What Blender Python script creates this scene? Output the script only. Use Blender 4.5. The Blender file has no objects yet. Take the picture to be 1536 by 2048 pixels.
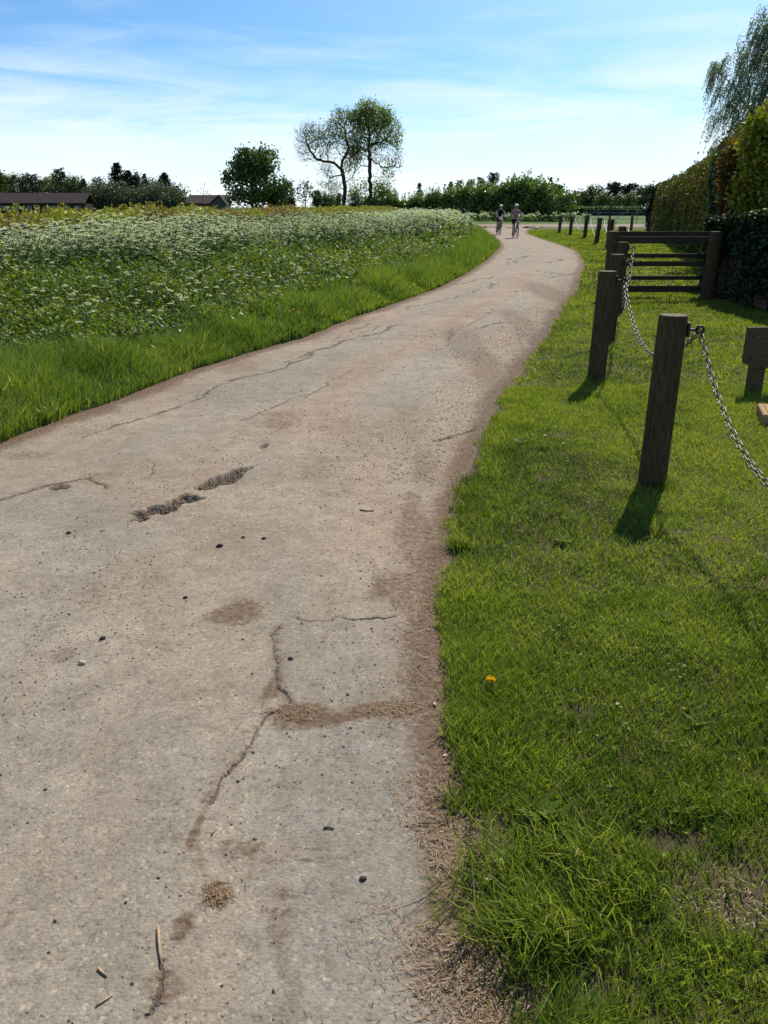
import bpy, math, random
import numpy as np
from mathutils import Vector, Matrix

rng = np.random.default_rng(11)
random.seed(5)
scene = bpy.context.scene
COL = scene.collection
PI = math.pi

# ------------------------------------------------------------------ camera
FPX, HORIZ, CAMH = 1650.0, 414.0, 1.68
TH = math.atan((1024 - HORIZ) / FPX)
CT, ST = math.cos(TH), math.sin(TH)


def ray(px, py):
    a = (px - 768) / FPX
    b = (1024 - py) / FPX
    return np.array([a, CT + b * ST, -ST + b * CT])


def gp(px, py, z=0.0):
    d = ray(px, py)
    t = (z - CAMH) / d[2]
    return np.array([0, 0, CAMH]) + d * t


def at(px, py, Y):
    d = ray(px, py)
    return np.array([0, 0, CAMH]) + d * (Y / d[1])


def pxm(Y):            # metres per photo pixel at depth Y
    return (Y * CT) / FPX


cam = bpy.data.cameras.new('camera')
camo = bpy.data.objects.new('camera', cam)
COL.objects.link(camo)
camo.location = (0, 0, CAMH)
camo.rotation_euler = (PI / 2 - TH, 0, 0)
cam.sensor_fit = 'VERTICAL'
cam.sensor_height = 36
cam.sensor_width = 27
cam.lens = 36 * FPX / 2048
cam.clip_end = 6000
cam.clip_start = 0.05
scene.camera = camo

# ------------------------------------------------------------------ light
SUN_AZ, SUN_EL = math.radians(24), math.radians(45)     # azimuth measured from +Y towards +X
sd = Vector((math.sin(SUN_AZ) * math.cos(SUN_EL), math.cos(SUN_AZ) * math.cos(SUN_EL), math.sin(SUN_EL)))
sl = bpy.data.lights.new('sun', 'SUN')
sl.energy = 5.0
sl.angle = math.radians(0.53)
sl.color = (1.0, 0.95, 0.87)
so = bpy.data.objects.new('sun', sl)
COL.objects.link(so)
so.rotation_euler = (-sd).to_track_quat('-Z', 'Y').to_euler()
so.location = (20, 40, 60)

world = bpy.data.worlds.new('World')
scene.world = world
world.use_nodes = True
wn = world.node_tree
for n in list(wn.nodes):
    wn.nodes.remove(n)


def N(t, typ, **kw):
    n = t.nodes.new(typ)
    for k, v in kw.items():
        if k == 'inp':
            for kk, vv in v.items():
                n.inputs[kk].default_value = vv
        else:
            setattr(n, k, v)
    return n


def L(t, a, b):
    t.links.new(a, b)


def math_node(t, op, a, b=None, clamp=False):
    n = N(t, 'ShaderNodeMath', operation=op, use_clamp=clamp)
    for i, v in enumerate((a, b)):
        if v is None:
            continue
        if isinstance(v, (int, float)):
            n.inputs[i].default_value = v
        else:
            L(t, v, n.inputs[i])
    return n.outputs[0]


def ramp(t, fac, stops, interp='LINEAR'):
    n = N(t, 'ShaderNodeValToRGB')
    n.color_ramp.interpolation = interp
    els = n.color_ramp.elements
    els[0].position, els[0].color = stops[0][0], (*stops[0][1], 1)
    els[1].position, els[1].color = stops[-1][0], (*stops[-1][1], 1)
    for p, c in stops[1:-1]:
        e = els.new(p)
        e.color = (*c, 1)
    L(t, fac, n.inputs[0])
    return n.outputs[0]


def mixc(t, fac, a, b, mode='MIX'):
    n = N(t, 'ShaderNodeMix', data_type='RGBA', blend_type=mode)
    for sock, v in ((n.inputs[0], fac), (n.inputs[6], a), (n.inputs[7], b)):
        if isinstance(v, (int, float)):
            sock.default_value = v
        elif isinstance(v, tuple):
            sock.default_value = (*v, 1)
        else:
            L(t, v, sock)
    return n.outputs[2]


def noise(t, vec, scale, detail=4, rough=0.55, dist=0.0, out='Fac'):
    n = N(t, 'ShaderNodeTexNoise')
    n.inputs['Scale'].default_value = scale
    n.inputs['Detail'].default_value = detail
    n.inputs['Roughness'].default_value = rough
    n.inputs['Distortion'].default_value = dist
    if vec is not None:
        L(t, vec, n.inputs['Vector'])
    return n.outputs[out]


# sky: Nishita with thin cirrus mixed in by world direction
tc = N(wn, 'ShaderNodeTexCoord')
sep = N(wn, 'ShaderNodeSeparateXYZ')
L(wn, tc.outputs['Generated'], sep.inputs[0])
zz = sep.outputs['Z']
sky = N(wn, 'ShaderNodeTexSky', sky_type='NISHITA')
sky.sun_disc = False
sky.sun_elevation = SUN_EL
sky.sun_rotation = SUN_AZ
sky.air_density = 1.0
sky.dust_density = 0.5
sky.ozone_density = 2.0
cmbv = N(wn, 'ShaderNodeCombineXYZ')
L(wn, sep.outputs['X'], cmbv.inputs[0])
L(wn, sep.outputs['Y'], cmbv.inputs[1])
L(wn, math_node(wn, 'MULTIPLY', zz, 2.5), cmbv.inputs[2])
L(wn, cmbv.outputs[0], sky.inputs[0])
hs = N(wn, 'ShaderNodeHueSaturation')
hs.inputs['Saturation'].default_value = 1.15
L(wn, mixc(wn, 1.0, sky.outputs[0], (0.78, 1.03, 1.10), 'MULTIPLY'), hs.inputs['Color'])
mp = N(wn, 'ShaderNodeMapping')
mp.inputs['Rotation'].default_value = (0.0, 0.05, 0)
mp.inputs['Scale'].default_value = (2.2, 2.2, 17)
mp.inputs['Location'].default_value = (0.3, 1.2, 0.35)
L(wn, tc.outputs['Generated'], mp.inputs[0])
c1 = noise(wn, mp.outputs[0], 1.6, 7, 0.6, 0.9)
mp2 = N(wn, 'ShaderNodeMapping')
mp2.inputs['Scale'].default_value = (6, 6, 40)
mp2.inputs['Rotation'].default_value = (0.0, -0.12, 0)
L(wn, tc.outputs['Generated'], mp2.inputs[0])
c2 = noise(wn, mp2.outputs[0], 1.2, 6, 0.6, 1.0)
cl = math_node(wn, 'ADD', math_node(wn, 'MULTIPLY', c1, 0.75), math_node(wn, 'MULTIPLY', c2, 0.25))
# more cloud low down, less higher up
elev = N(wn, 'ShaderNodeMapRange')
elev.inputs['From Min'].default_value = 0.02
elev.inputs['From Max'].default_value = 0.19
elev.inputs['To Min'].default_value = 0.42
elev.inputs['To Max'].default_value = -0.16
L(wn, zz, elev.inputs['Value'])
cf = N(wn, 'ShaderNodeMapRange', interpolation_type='SMOOTHSTEP')
cf.inputs['From Min'].default_value = 0.28
cf.inputs['From Max'].default_value = 1.0
cf.inputs['To Min'].default_value = 0.06
cf.inputs['To Max'].default_value = 0.92
L(wn, math_node(wn, 'ADD', cl, elev.outputs[0]), cf.inputs['Value'])
skyc = mixc(wn, cf.outputs[0], hs.outputs[0], (6.6, 7.15, 7.4))
bg = N(wn, 'ShaderNodeBackground')
bg.inputs['Strength'].default_value = 0.115
L(wn, skyc, bg.inputs['Color'])
wo = N(wn, 'ShaderNodeOutputWorld')
L(wn, bg.outputs[0], wo.inputs[0])

scene.view_settings.view_transform = 'Standard'
scene.view_settings.look = 'None'
scene.view_settings.exposure = 0.4
scene.view_settings.gamma = 1.0
scene.render.film_transparent = False
scene.cycles.max_bounces = 6
scene.cycles.diffuse_bounces = 3
scene.cycles.glossy_bounces = 2
scene.cycles.transmission_bounces = 3
scene.cycles.transparent_max_bounces = 4


# ------------------------------------------------------------------ numpy helpers
def _hash(ix, iy, seed):
    h = (ix.astype(np.int64) * 374761393 + iy.astype(np.int64) * 668265263 + seed * 1442695041) & 0xFFFFFFFF
    h = ((h ^ (h >> 13)) * 1274126177) & 0xFFFFFFFF
    return ((h ^ (h >> 16)) & 0xFFFF) / 65535.0


def vnoise(x, y, seed=0):
    x = np.asarray(x, float)
    y = np.asarray(y, float)
    ix, iy = np.floor(x), np.floor(y)
    fx, fy = x - ix, y - iy
    fx = fx * fx * (3 - 2 * fx)
    fy = fy * fy * (3 - 2 * fy)
    a = _hash(ix, iy, seed)
    b = _hash(ix + 1, iy, seed)
    c = _hash(ix, iy + 1, seed)
    d = _hash(ix + 1, iy + 1, seed)
    return (a * (1 - fx) + b * fx) * (1 - fy) + (c * (1 - fx) + d * fx) * fy


def fbm(x, y, seed=0, o=4):
    s, a, t = 0, 0.5, 0
    for i in range(o):
        s = s + a * vnoise(x * 2 ** i, y * 2 ** i, seed + i)
        t += a
        a *= 0.5
    return s / t


def sstep(a, b, x):
    t = np.clip((x - a) / (b - a), 0, 1)
    return t * t * (3 - 2 * t)


def nrm(v):
    return v / np.maximum(np.linalg.norm(v, axis=-1, keepdims=True), 1e-9)


def rdir(n):
    return nrm(rng.normal(size=(n, 3)))


def seg_dist(P, poly):
    """distance of 2-D points P to a polyline"""
    d = np.full(len(P), 1e9)
    for a, b in zip(poly[:-1], poly[1:]):
        a = np.asarray(a[:2])
        b = np.asarray(b[:2])
        ab = b - a
        t = np.clip(((P - a) @ ab) / max(ab @ ab, 1e-9), 0, 1)
        q = a + t[:, None] * ab
        d = np.minimum(d, np.hypot(P[:, 0] - q[:, 0], P[:, 1] - q[:, 1]))
    return d


class Geo:
    """collects polygons and builds ONE mesh"""

    def __init__(s):
        s.v, s.f, s.at, s.n = [], [], [], 0

    def add(s, v, faces, rnd=0.5, mat=0):
        v = np.asarray(v, float).reshape(-1, 3)
        r = np.full(len(v), rnd, float) if np.isscalar(rnd) else np.asarray(rnd, float)
        s.v.append(v)
        s.at.append(r)
        if isinstance(faces, np.ndarray):
            faces = [faces]
        for f in faces:
            f = np.asarray(f, np.int64)
            if len(f):
                s.f.append((f + s.n, mat))
        s.n += len(v)
        return s

    def mesh(s, name, mats, origin=(0, 0, 0), smooth=False, extra=None):
        me = bpy.data.meshes.new(name)
        V = np.concatenate(s.v) - np.asarray(origin)
        me.vertices.add(len(V))
        me.vertices.foreach_set('co', V.astype(np.float32).ravel())
        nl = sum(f.size for f, m in s.f)
        npol = sum(len(f) for f, m in s.f)
        me.loops.add(nl)
        me.polygons.add(npol)
        me.loops.foreach_set('vertex_index', np.concatenate([f.ravel() for f, m in s.f]).astype(np.int32))
        tot = np.concatenate([np.full(len(f), f.shape[1]) for f, m in s.f])
        st = np.concatenate([[0], np.cumsum(tot)[:-1]])
        me.polygons.foreach_set('loop_start', st.astype(np.int32))
        me.polygons.foreach_set('material_index', np.concatenate([np.full(len(f), m) for f, m in s.f]).astype(np.int32))
        me.polygons.foreach_set('use_smooth', np.full(npol, smooth))
        a = me.attributes.new('rnd', 'FLOAT', 'POINT')
        a.data.foreach_set('value', np.concatenate(s.at).astype(np.float32))
        for k, arr in (extra or {}).items():
            a = me.attributes.new(k, 'FLOAT', 'POINT')
            a.data.foreach_set('value', np.asarray(arr, np.float32))
        for m in (mats if isinstance(mats, (list, tuple)) else [mats]):
            me.materials.append(m)
        me.update(calc_edges=True)
        me.validate()
        return me


def link(name, me, parent=None):
    o = bpy.data.objects.new(name, me)
    COL.objects.link(o)
    if parent is not None:
        o.parent = parent
    return o


def build(name, g, mats, parent=None, smooth=False, extra=None):
    """mesh in world space; if a parent is given it becomes its part"""
    org = tuple(parent_world(parent)) if parent is not None else (0, 0, 0)
    return link(name, g.mesh(name, mats, org, smooth, extra), parent)


def parent_world(p):
    v = Vector((0, 0, 0))
    while p is not None:
        v += p.location
        p = p.parent
    return v


def thing(name, label, cat, loc=(0, 0, 0), group=None, rz=0.0):
    o = bpy.data.objects.new(name, None)
    o.empty_display_size = 0.2
    COL.objects.link(o)
    o.location = tuple(float(c) for c in loc)
    o.rotation_euler = (0, 0, rz)
    return tag(o, label, cat, group)


def tag(o, label=None, cat=None, group=None, kind=None):
    if label:
        o['label'] = label
    if cat:
        o['category'] = cat
    if group:
        o['group'] = group
    if kind:
        o['kind'] = kind
    return o


def dup(root, loc, rz=0.0, label=None, group=None, scale=None):
    r = root.copy()
    COL.objects.link(r)
    r.location = tuple(float(c) for c in loc)
    r.rotation_euler = (0, 0, rz)
    if scale:
        r.scale = (scale,) * 3
    if label:
        r['label'] = label
    if group:
        r['group'] = group
    for ch in list(root.children):
        c = ch.copy()
        COL.objects.link(c)
        c.parent = r
        for g in list(ch.children):
            d = g.copy()
            COL.objects.link(d)
            d.parent = c
    return r


# primitive geometry ------------------------------------------------
def tube(g, pts, rad, n=6, rnd=0.5, cap=True, mat=0):
    pts = np.asarray(pts, float)
    m = len(pts)
    rad = np.full(m, rad) if np.isscalar(rad) else np.asarray(rad, float)
    tg = np.gradient(pts, axis=0)
    tg = nrm(tg)
    ref = np.array([0, 0, 1.0]) if abs(tg[0][2]) < 0.9 else np.array([1.0, 0, 0])
    a = nrm(np.cross(tg, ref))
    for i in range(m):
        if np.linalg.norm(np.cross(tg[i], ref)) < 1e-3:
            a[i] = a[i - 1] if i else np.array([0, 1.0, 0])
    b = np.cross(tg, a)
    th = np.arange(n) * 2 * PI / n
    ring = (np.cos(th)[None, :, None] * a[:, None] + np.sin(th)[None, :, None] * b[:, None]) * rad[:, None, None]
    v = (pts[:, None] + ring).reshape(-1, 3)
    i = np.arange(m - 1)[:, None] * n
    j = np.arange(n)[None]
    q = np.stack([i + j, i + (j + 1) % n, i + n + (j + 1) % n, i + n + j], -1).reshape(-1, 4)
    fs = [q]
    if cap and n > 2:
        fs.append(np.arange(n)[::-1][None])
        fs.append((np.arange(n) + (m - 1) * n)[None])
    g.add(v, fs, rnd, mat)
    return g


def box(g, c, s, rz=0.0, bev=0.0, rnd=0.5, mat=0, ax=None):
    c = np.asarray(c, float)
    s = np.asarray(s, float) / 2
    b = min(bev, s.min() * 0.9)
    if b <= 0:
        v = np.array([[x, y, z] for x in (-1, 1) for y in (-1, 1) for z in (-1, 1)], float) * s
        f = np.array([[0, 1, 3, 2], [4, 6, 7, 5], [0, 4, 5, 1], [2, 3, 7, 6], [0, 2, 6, 4], [1, 5, 7, 3]])
        fs = [f]
    else:
        # chamfered box : three inset quads
        v = []
        idx = {}
        for x in (-1, 1):
            for y in (-1, 1):
                for z in (-1, 1):
                    for k in range(3):
                        p = np.array([x, y, z]) * (s - b)
                        p[k] = (x, y, z)[k] * s[k]
                        idx[(x, y, z, k)] = len(v)
                        v.append(p)
        v = np.array(v)
        f4, f3 = [], []
        for k in range(3):
            o = [i for i in range(3) if i != k]
            for sgn in (-1, 1):
                q = []
                for (u, w) in ((-1, -1), (1, -1), (1, 1), (-1, 1)):
                    key = [0, 0, 0]
                    key[k] = sgn
                    key[o[0]] = u
                    key[o[1]] = w
                    q.append(idx[(*key, k)])
                f4.append(q)
        for k in range(3):
            o = [i for i in range(3) if i != k]
            for u in (-1, 1):
                for w in (-1, 1):
                    a = [0, 0, 0]
                    a[o[0]], a[o[1]] = u, w
                    a[k] = -1
                    lo = tuple(a)
                    a[k] = 1
                    hi = tuple(a)
                    f4.append([idx[(*lo, o[0])], idx[(*hi, o[0])], idx[(*hi, o[1])], idx[(*lo, o[1])]])
        for x in (-1, 1):
            for y in (-1, 1):
                for z in (-1, 1):
                    f3.append([idx[(x, y, z, k)] for k in range(3)])
        fs = [np.array(f4), np.array(f3)]
    if ax is not None:
        v = v @ np.asarray(ax)
    else:
        cz, sz = math.cos(rz), math.sin(rz)
        v = v @ np.array([[cz, sz, 0], [-sz, cz, 0], [0, 0, 1]])
    g.add(v + c, fs, rnd, mat)
    return g


def torus(g, c, R, r, axis, n=20, m=6, rnd=0.5, stretch=None, mat=0):
    axis = nrm(np.asarray(axis, float))
    ref = np.array([0, 0, 1.0]) if abs(axis[2]) < 0.9 else np.array([1.0, 0, 0])
    u = nrm(np.cross(axis, ref))
    w = np.cross(axis, u)
    a = np.arange(n) * 2 * PI / n
    b = np.arange(m) * 2 * PI / m
    rad = R + r * np.cos(b)[None, :]
    v = (np.cos(a)[:, None, None] * u + np.sin(a)[:, None, None] * w) * rad[:, :, None] + (r * np.sin(b))[None, :, None] * axis
    v = v.reshape(-1, 3) + np.asarray(c)
    i = np.arange(n)[:, None]
    j = np.arange(m)[None]
    q = np.stack([i * m + j, ((i + 1) % n) * m + j, ((i + 1) % n) * m + (j + 1) % m, i * m + (j + 1) % m], -1).reshape(-1, 4)
    g.add(v, [q], rnd, mat)
    return g


def leaves(g, C, Ls, Ws, A=None, rnd=None, up=None):
    """diamond leaves"""
    n = len(C)
    if A is None:
        A = rdir(n)
    A = nrm(A)
    B = rdir(n)
    if up is not None:
        B = B * (1 - up) + np.cross(A, np.array([0, 0, 1.0])) * up
    B = nrm(np.cross(np.cross(A, B), A))
    Ls = np.broadcast_to(np.asarray(Ls, float), (n,))[:, None]
    Ws = np.broadcast_to(np.asarray(Ws, float), (n,))[:, None]
    v = np.stack([C - A * Ls / 2, C + B * Ws / 2 - A * Ls * 0.08, C + A * Ls / 2, C - B * Ws / 2 - A * Ls * 0.08], 1).reshape(-1, 3)
    f = np.arange(4 * n).reshape(n, 4)
    r = rng.random(n) if rnd is None else np.asarray(rnd)
    g.add(v, [f], np.repeat(r, 4))
    return g


def blades(g, P, h, w, lean=0.5, az=None, rnd=None, seg=2):
    n = len(P)
    h = np.broadcast_to(np.asarray(h, float), (n,))
    w = np.broadcast_to(np.asarray(w, float), (n,))
    az = rng.random(n) * 2 * PI if az is None else az
    D = np.stack([np.cos(az), np.sin(az), np.zeros(n)], 1)
    fa = rng.random(n) * PI
    S = np.stack([np.cos(fa), np.sin(fa), np.zeros(n)], 1) * (w / 2)[:, None]
    ln = np.broadcast_to(np.asarray(lean, float), (n,)) * (0.4 + 0.9 * rng.random(n))
    up = np.array([0, 0, 1.0])
    k = 1 / np.sqrt(1 + (ln * 0.6) ** 2)
    tip = P + up * (h * k)[:, None] + D * (h * ln * k)[:, None]
    r = rng.random(n) if rnd is None else rnd
    if seg == 1:
        v = np.stack([P - S, P + S, tip], 1).reshape(-1, 3)
        g.add(v, [np.arange(3 * n).reshape(n, 3)], np.repeat(r, 3))
        return g
    mid = P + up * (h * 0.58 * k)[:, None] + D * (h * ln * 0.32 * k)[:, None]
    v = np.stack([P - S * 0.8, P + S * 0.8, mid + S, mid - S, tip], 1).reshape(-1, 3)
    i = np.arange(n)[:, None] * 5
    g.add(v, [i + np.array([[0, 1, 2, 3]]), i + np.array([[3, 2, 4]])], np.repeat(r, 5))
    return g


# ------------------------------------------------------------------ materials
def new_mat(name):
    m = bpy.data.materials.new(name)
    m.use_nodes = True
    t = m.node_tree
    for n in list(t.nodes):
        t.nodes.remove(n)
    out = N(t, 'ShaderNodeOutputMaterial')
    return m, t, out


def attr(t, name):
    return N(t, 'ShaderNodeAttribute', attribute_name=name).outputs['Fac']


def leaf_mat(name, stops, trans=0.4, gloss=0.06, rough=0.45, patch=0.0, patch_stops=None, pscale=0.6, tsat=1.0):
    m, t, out = new_mat(name)
    c = ramp(t, attr(t, 'rnd'), stops)
    geo = N(t, 'ShaderNodeNewGeometry')
    if patch_stops:
        nz = noise(t, geo.outputs['Position'], pscale, 3, 0.6)
        pc = ramp(t, attr(t, 'rnd'), patch_stops)
        f = N(t, 'ShaderNodeMapRange', interpolation_type='SMOOTHSTEP')
        f.inputs['From Min'].default_value = 0.5 - patch
        f.inputs['From Max'].default_value = 0.5 + 0.15
        L(t, nz, f.inputs['Value'])
        c = mixc(t, f.outputs[0], c, pc)
    d = N(t, 'ShaderNodeBsdfDiffuse')
    L(t, c, d.inputs['Color'])
    tr = N(t, 'ShaderNodeBsdfTranslucent')
    tcol = mixc(t, 1.0, c, (1.25 * tsat, 1.3, 0.55), 'MULTIPLY')
    L(t, tcol, tr.inputs['Color'])
    mx = N(t, 'ShaderNodeMixShader')
    mx.inputs[0].default_value = trans
    L(t, d.outputs[0], mx.inputs[1])
    L(t, tr.outputs[0], mx.inputs[2])
    gl = N(t, 'ShaderNodeBsdfGlossy')
    gl.inputs['Roughness'].default_value = rough
    gl.inputs['Color'].default_value = (0.9, 0.95, 1, 1)
    mx2 = N(t, 'ShaderNodeMixShader')
    mx2.inputs[0].default_value = gloss
    L(t, mx.outputs[0], mx2.inputs[1])
    L(t, gl.outputs[0], mx2.inputs[2])
    L(t, mx2.outputs[0], out.inputs[0])
    return m


def plain_mat(name, col, rough=0.7, metal=0.0, var=0.25, scale=20.0, bump=0.0, stretch=None, spec=0.06):
    m, t, out = new_mat(name)
    tcn = N(t, 'ShaderNodeTexCoord')
    vec = tcn.outputs['Object']
    if stretch:
        mpn = N(t, 'ShaderNodeMapping')
        mpn.inputs['Scale'].default_value = stretch
        L(t, vec, mpn.inputs[0])
        vec = mpn.outputs[0]
    nz = noise(t, vec, scale, 5, 0.6)
    lo = tuple(c * (1 - var) for c in col)
    hi = tuple(min(1, c * (1 + var)) for c in col)
    c = ramp(t, nz, [(0.25, lo), (0.75, hi)])
    p = N(t, 'ShaderNodeBsdfPrincipled')
    L(t, c, p.inputs['Base Color'])
    p.inputs['Roughness'].default_value = rough
    p.inputs['Metallic'].default_value = metal
    p.inputs['Specular IOR Level'].default_value = spec
    if bump:
        b = N(t, 'ShaderNodeBump')
        b.inputs['Strength'].default_value = bump
        b.inputs['Distance'].default_value = 0.01
        L(t, nz, b.inputs['Height'])
        L(t, b.outputs[0], p.inputs['Normal'])
    L(t, p.outputs[0], out.inputs[0])
    return m


M = {}
G1 = [(0.0, (0.048, 0.088, 0.013)), (0.45, (0.165, 0.225, 0.030)), (0.8, (0.300, 0.345, 0.052)), (0.93, (0.25, 0.25, 0.06)), (1.0, (0.36, 0.29, 0.14))]
M['lawn_blade'] = leaf_mat('lawn_blade', G1, 0.42, 0.006, 0.5)
M['verge_blade'] = leaf_mat('verge_blade', [(0.0, (0.0718, 0.1232, 0.0168)), (0.5, (0.1496, 0.2175, 0.0269)), (0.9, (0.2394, 0.2755, 0.0370)), (1.0, (0.5187, 0.3770, 0.1680))], 0.45, 0.04, 0.4)
M['dry_blade'] = leaf_mat('dry_blade', [(0.0, (0.2200, 0.1312, 0.0612)), (0.6, (0.3400, 0.2132, 0.1080)), (1.0, (0.1600, 0.0820, 0.0432))], 0.2, 0.02)
M['nettle'] = leaf_mat('nettle', [(0.0, (0.0543, 0.0974, 0.0148)), (0.6, (0.1235, 0.1764, 0.0222)), (1.0, (0.2346, 0.2688, 0.0272))], 0.35, 0.02, 0.5)
M['parsley_leaf'] = leaf_mat('parsley_leaf', [(0.0, (0.0578, 0.1232, 0.0208)), (0.6, (0.1073, 0.1925, 0.0286)), (1.0, (0.1815, 0.2618, 0.0390))], 0.4, 0.04)
M['parsley_stem'] = leaf_mat('parsley_stem', [(0.0, (0.05, 0.075, 0.02)), (1.0, (0.12, 0.15, 0.045))], 0.2, 0.04)
M['petal'] = leaf_mat('petal', [(0.0, (0.4600, 0.4827, 0.2952)), (0.5, (0.6624, 0.6649, 0.4576)), (1.0, (0.7360, 0.7286, 0.5314))], 0.3, 0.0, tsat=0.85)
M['low_hedge'] = leaf_mat('low_hedge', [(0.0, (0.1392, 0.1716, 0.0220)), (0.6, (0.2656, 0.2772, 0.0330)), (1.0, (0.3795, 0.3564, 0.0495))], 0.4, 0.04, patch=0.06,
                          patch_stops=[(0.0, (0.1518, 0.0990, 0.0330)), (1.0, (0.3036, 0.1980, 0.0550))], pscale=0.22)
M['oak'] = leaf_mat('oak', [(0.0, (0.0345, 0.0644, 0.0106)), (0.6, (0.0776, 0.1207, 0.0158)), (1.0, (0.1466, 0.1851, 0.0238))], 0.35, 0.04)
M['young_leaf'] = leaf_mat('young_leaf', [(0.0, (0.1193, 0.1728, 0.0277)), (0.6, (0.2203, 0.2916, 0.0436)), (1.0, (0.3121, 0.3888, 0.0594))], 0.4, 0.03)
M['dark_conifer'] = leaf_mat('dark_conifer', [(0.0, (0.009, 0.017, 0.009)), (1.0, (0.026, 0.042, 0.018))], 0.15, 0.04)
M['bg_leaf'] = leaf_mat('bg_leaf', [(0.0, (0.0345, 0.0552, 0.0154)), (0.6, (0.0633, 0.0920, 0.0198)), (1.0, (0.1150, 0.1323, 0.0275))], 0.3, 0.03)
M['bg_yellow'] = leaf_mat('bg_yellow', [(0.0, (0.07, 0.09, 0.015)), (1.0, (0.15, 0.16, 0.028))], 0.35, 0.03)
M['willow_green'] = leaf_mat('willow_green', [(0.0, (0.05, 0.068, 0.03)), (1.0, (0.095, 0.115, 0.05))], 0.3, 0.05)
M['laurel'] = leaf_mat('laurel', [(0.0, (0.0648, 0.1188, 0.0143)), (0.6, (0.1296, 0.2052, 0.0200)), (1.0, (0.2376, 0.3024, 0.0315))], 0.3, 0.07, 0.35)
M['yew_hedge'] = leaf_mat('yew_hedge', [(0.0, (0.0746, 0.0774, 0.0108)), (0.6, (0.1575, 0.1392, 0.0172)), (1.0, (0.2652, 0.2089, 0.0269))], 0.16, 0.03, patch=0.02,
                          patch_stops=[(0.0, (0.0581, 0.0851, 0.0129)), (1.0, (0.1492, 0.1701, 0.0216))], pscale=1.1)
M['copper'] = leaf_mat('copper', [(0.0, (0.0817, 0.0525, 0.0126)), (0.5, (0.1632, 0.0991, 0.0185)), (1.0, (0.2394, 0.1516, 0.0252))], 0.22, 0.03)
M['bright_leaf'] = leaf_mat('bright_leaf', [(0.0, (0.1140, 0.1401, 0.0127)), (0.6, (0.2279, 0.2403, 0.0169)), (1.0, (0.3797, 0.3471, 0.0264))], 0.26, 0.03)
M['birch_leaf'] = leaf_mat('birch_leaf', [(0.0, (0.0802, 0.1279, 0.0588)), (0.6, (0.1605, 0.2282, 0.0979)), (1.0, (0.2674, 0.3346, 0.1473))], 0.4, 0.05, 0.35)
M['ivy'] = leaf_mat('ivy', [(0.0, (0.014, 0.030, 0.008)), (0.6, (0.032, 0.055, 0.011)), (1.0, (0.28, 0.26, 0.03))], 0.2, 0.03, 0.36)  # yellow end: young top growth, with the sunlit look put into the colour
M['ivy_blue'] = leaf_mat('ivy_blue', [(0.0, (0.0442, 0.0734, 0.0242)), (1.0, (0.1105, 0.1632, 0.0495))], 0.15, 0.07, 0.35)
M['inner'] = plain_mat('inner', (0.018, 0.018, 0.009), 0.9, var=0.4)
M['bark'] = plain_mat('bark', (0.055, 0.043, 0.032), 0.9, var=0.4, scale=6, bump=0.5)
M['post_wood'] = plain_mat('post_wood', (0.082, 0.058, 0.032), 0.9, var=0.65, scale=14, bump=1.0, stretch=(6, 6, 0.7))
M['post_top'] = plain_mat('post_top', (0.15, 0.12, 0.08), 0.85, var=0.35, scale=30, bump=0.5)
M['rail_wood'] = plain_mat('rail_wood', (0.060, 0.045, 0.032), 0.9, var=0.5, scale=14, bump=0.5, stretch=(0.7, 6, 6))
M['steel'] = plain_mat('steel', (0.13, 0.12, 0.10), 0.5, 0.7, var=0.3, scale=60, bump=0.2)
M['dark_iron'] = plain_mat('dark_iron', (0.05, 0.045, 0.04), 0.5, 0.7, var=0.4, scale=60)
M['pale_rope'] = plain_mat('pale_rope', (0.55, 0.53, 0.46), 0.7, 0.0, var=0.15)
M['galv'] = plain_mat('galv', (0.20, 0.21, 0.21), 0.5, 0.5, var=0.2)
M['twig'] = plain_mat('twig', (0.36, 0.24, 0.14), 0.8, var=0.4, scale=60, bump=0.4)
M['dark_twig'] = plain_mat('dark_twig', (0.10, 0.065, 0.04), 0.8, var=0.4, scale=60)
M['dry_leaf'] = leaf_mat('dry_leaf', [(0.0, (0.30, 0.19, 0.11)), (1.0, (0.46, 0.33, 0.22))], 0.25, 0.03)
M['dark_stone'] = plain_mat('dark_stone', (0.055, 0.048, 0.042), 0.8, var=0.4, scale=80)
M['pale_stone'] = plain_mat('pale_stone', (0.46, 0.38, 0.28), 0.8, var=0.2, scale=60)
M['roof'] = plain_mat('roof', (0.060, 0.046, 0.042), 0.85, var=0.2, scale=1.2)
M['barn_wall'] = plain_mat('barn_wall', (0.045, 0.038, 0.034), 0.85, var=0.2)
M['white_panel'] = plain_mat('white_panel', (0.22, 0.23, 0.26), 0.8, var=0.1)
M['render_wall'] = plain_mat('render_wall', (0.10, 0.09, 0.08), 0.8, var=0.15)
M['yellow'] = leaf_mat('yellow', [(0.0, (0.75, 0.42, 0.01)), (1.0, (0.85, 0.60, 0.02))], 0.3, 0.0, tsat=1.0)
M['flower_stem'] = leaf_mat('flower_stem', [(0.0, (0.22, 0.22, 0.08)), (1.0, (0.22, 0.22, 0.08))], 0.2, 0.03)


def gravel_mat(name):
    m, t, out = new_mat(name)
    c = ramp(t, attr(t, 'rnd'), [(0.0, (0.05, 0.04, 0.032)), (0.45, (0.14, 0.108, 0.08)), (0.85, (0.24, 0.19, 0.145)), (1.0, (0.45, 0.40, 0.34))])
    p = N(t, 'ShaderNodeBsdfPrincipled')
    L(t, c, p.inputs['Base Color'])
    p.inputs['Roughness'].default_value = 0.8
    L(t, p.outputs[0], out.inputs[0])
    return m


M['gravel'] = gravel_mat('gravel')


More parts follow.
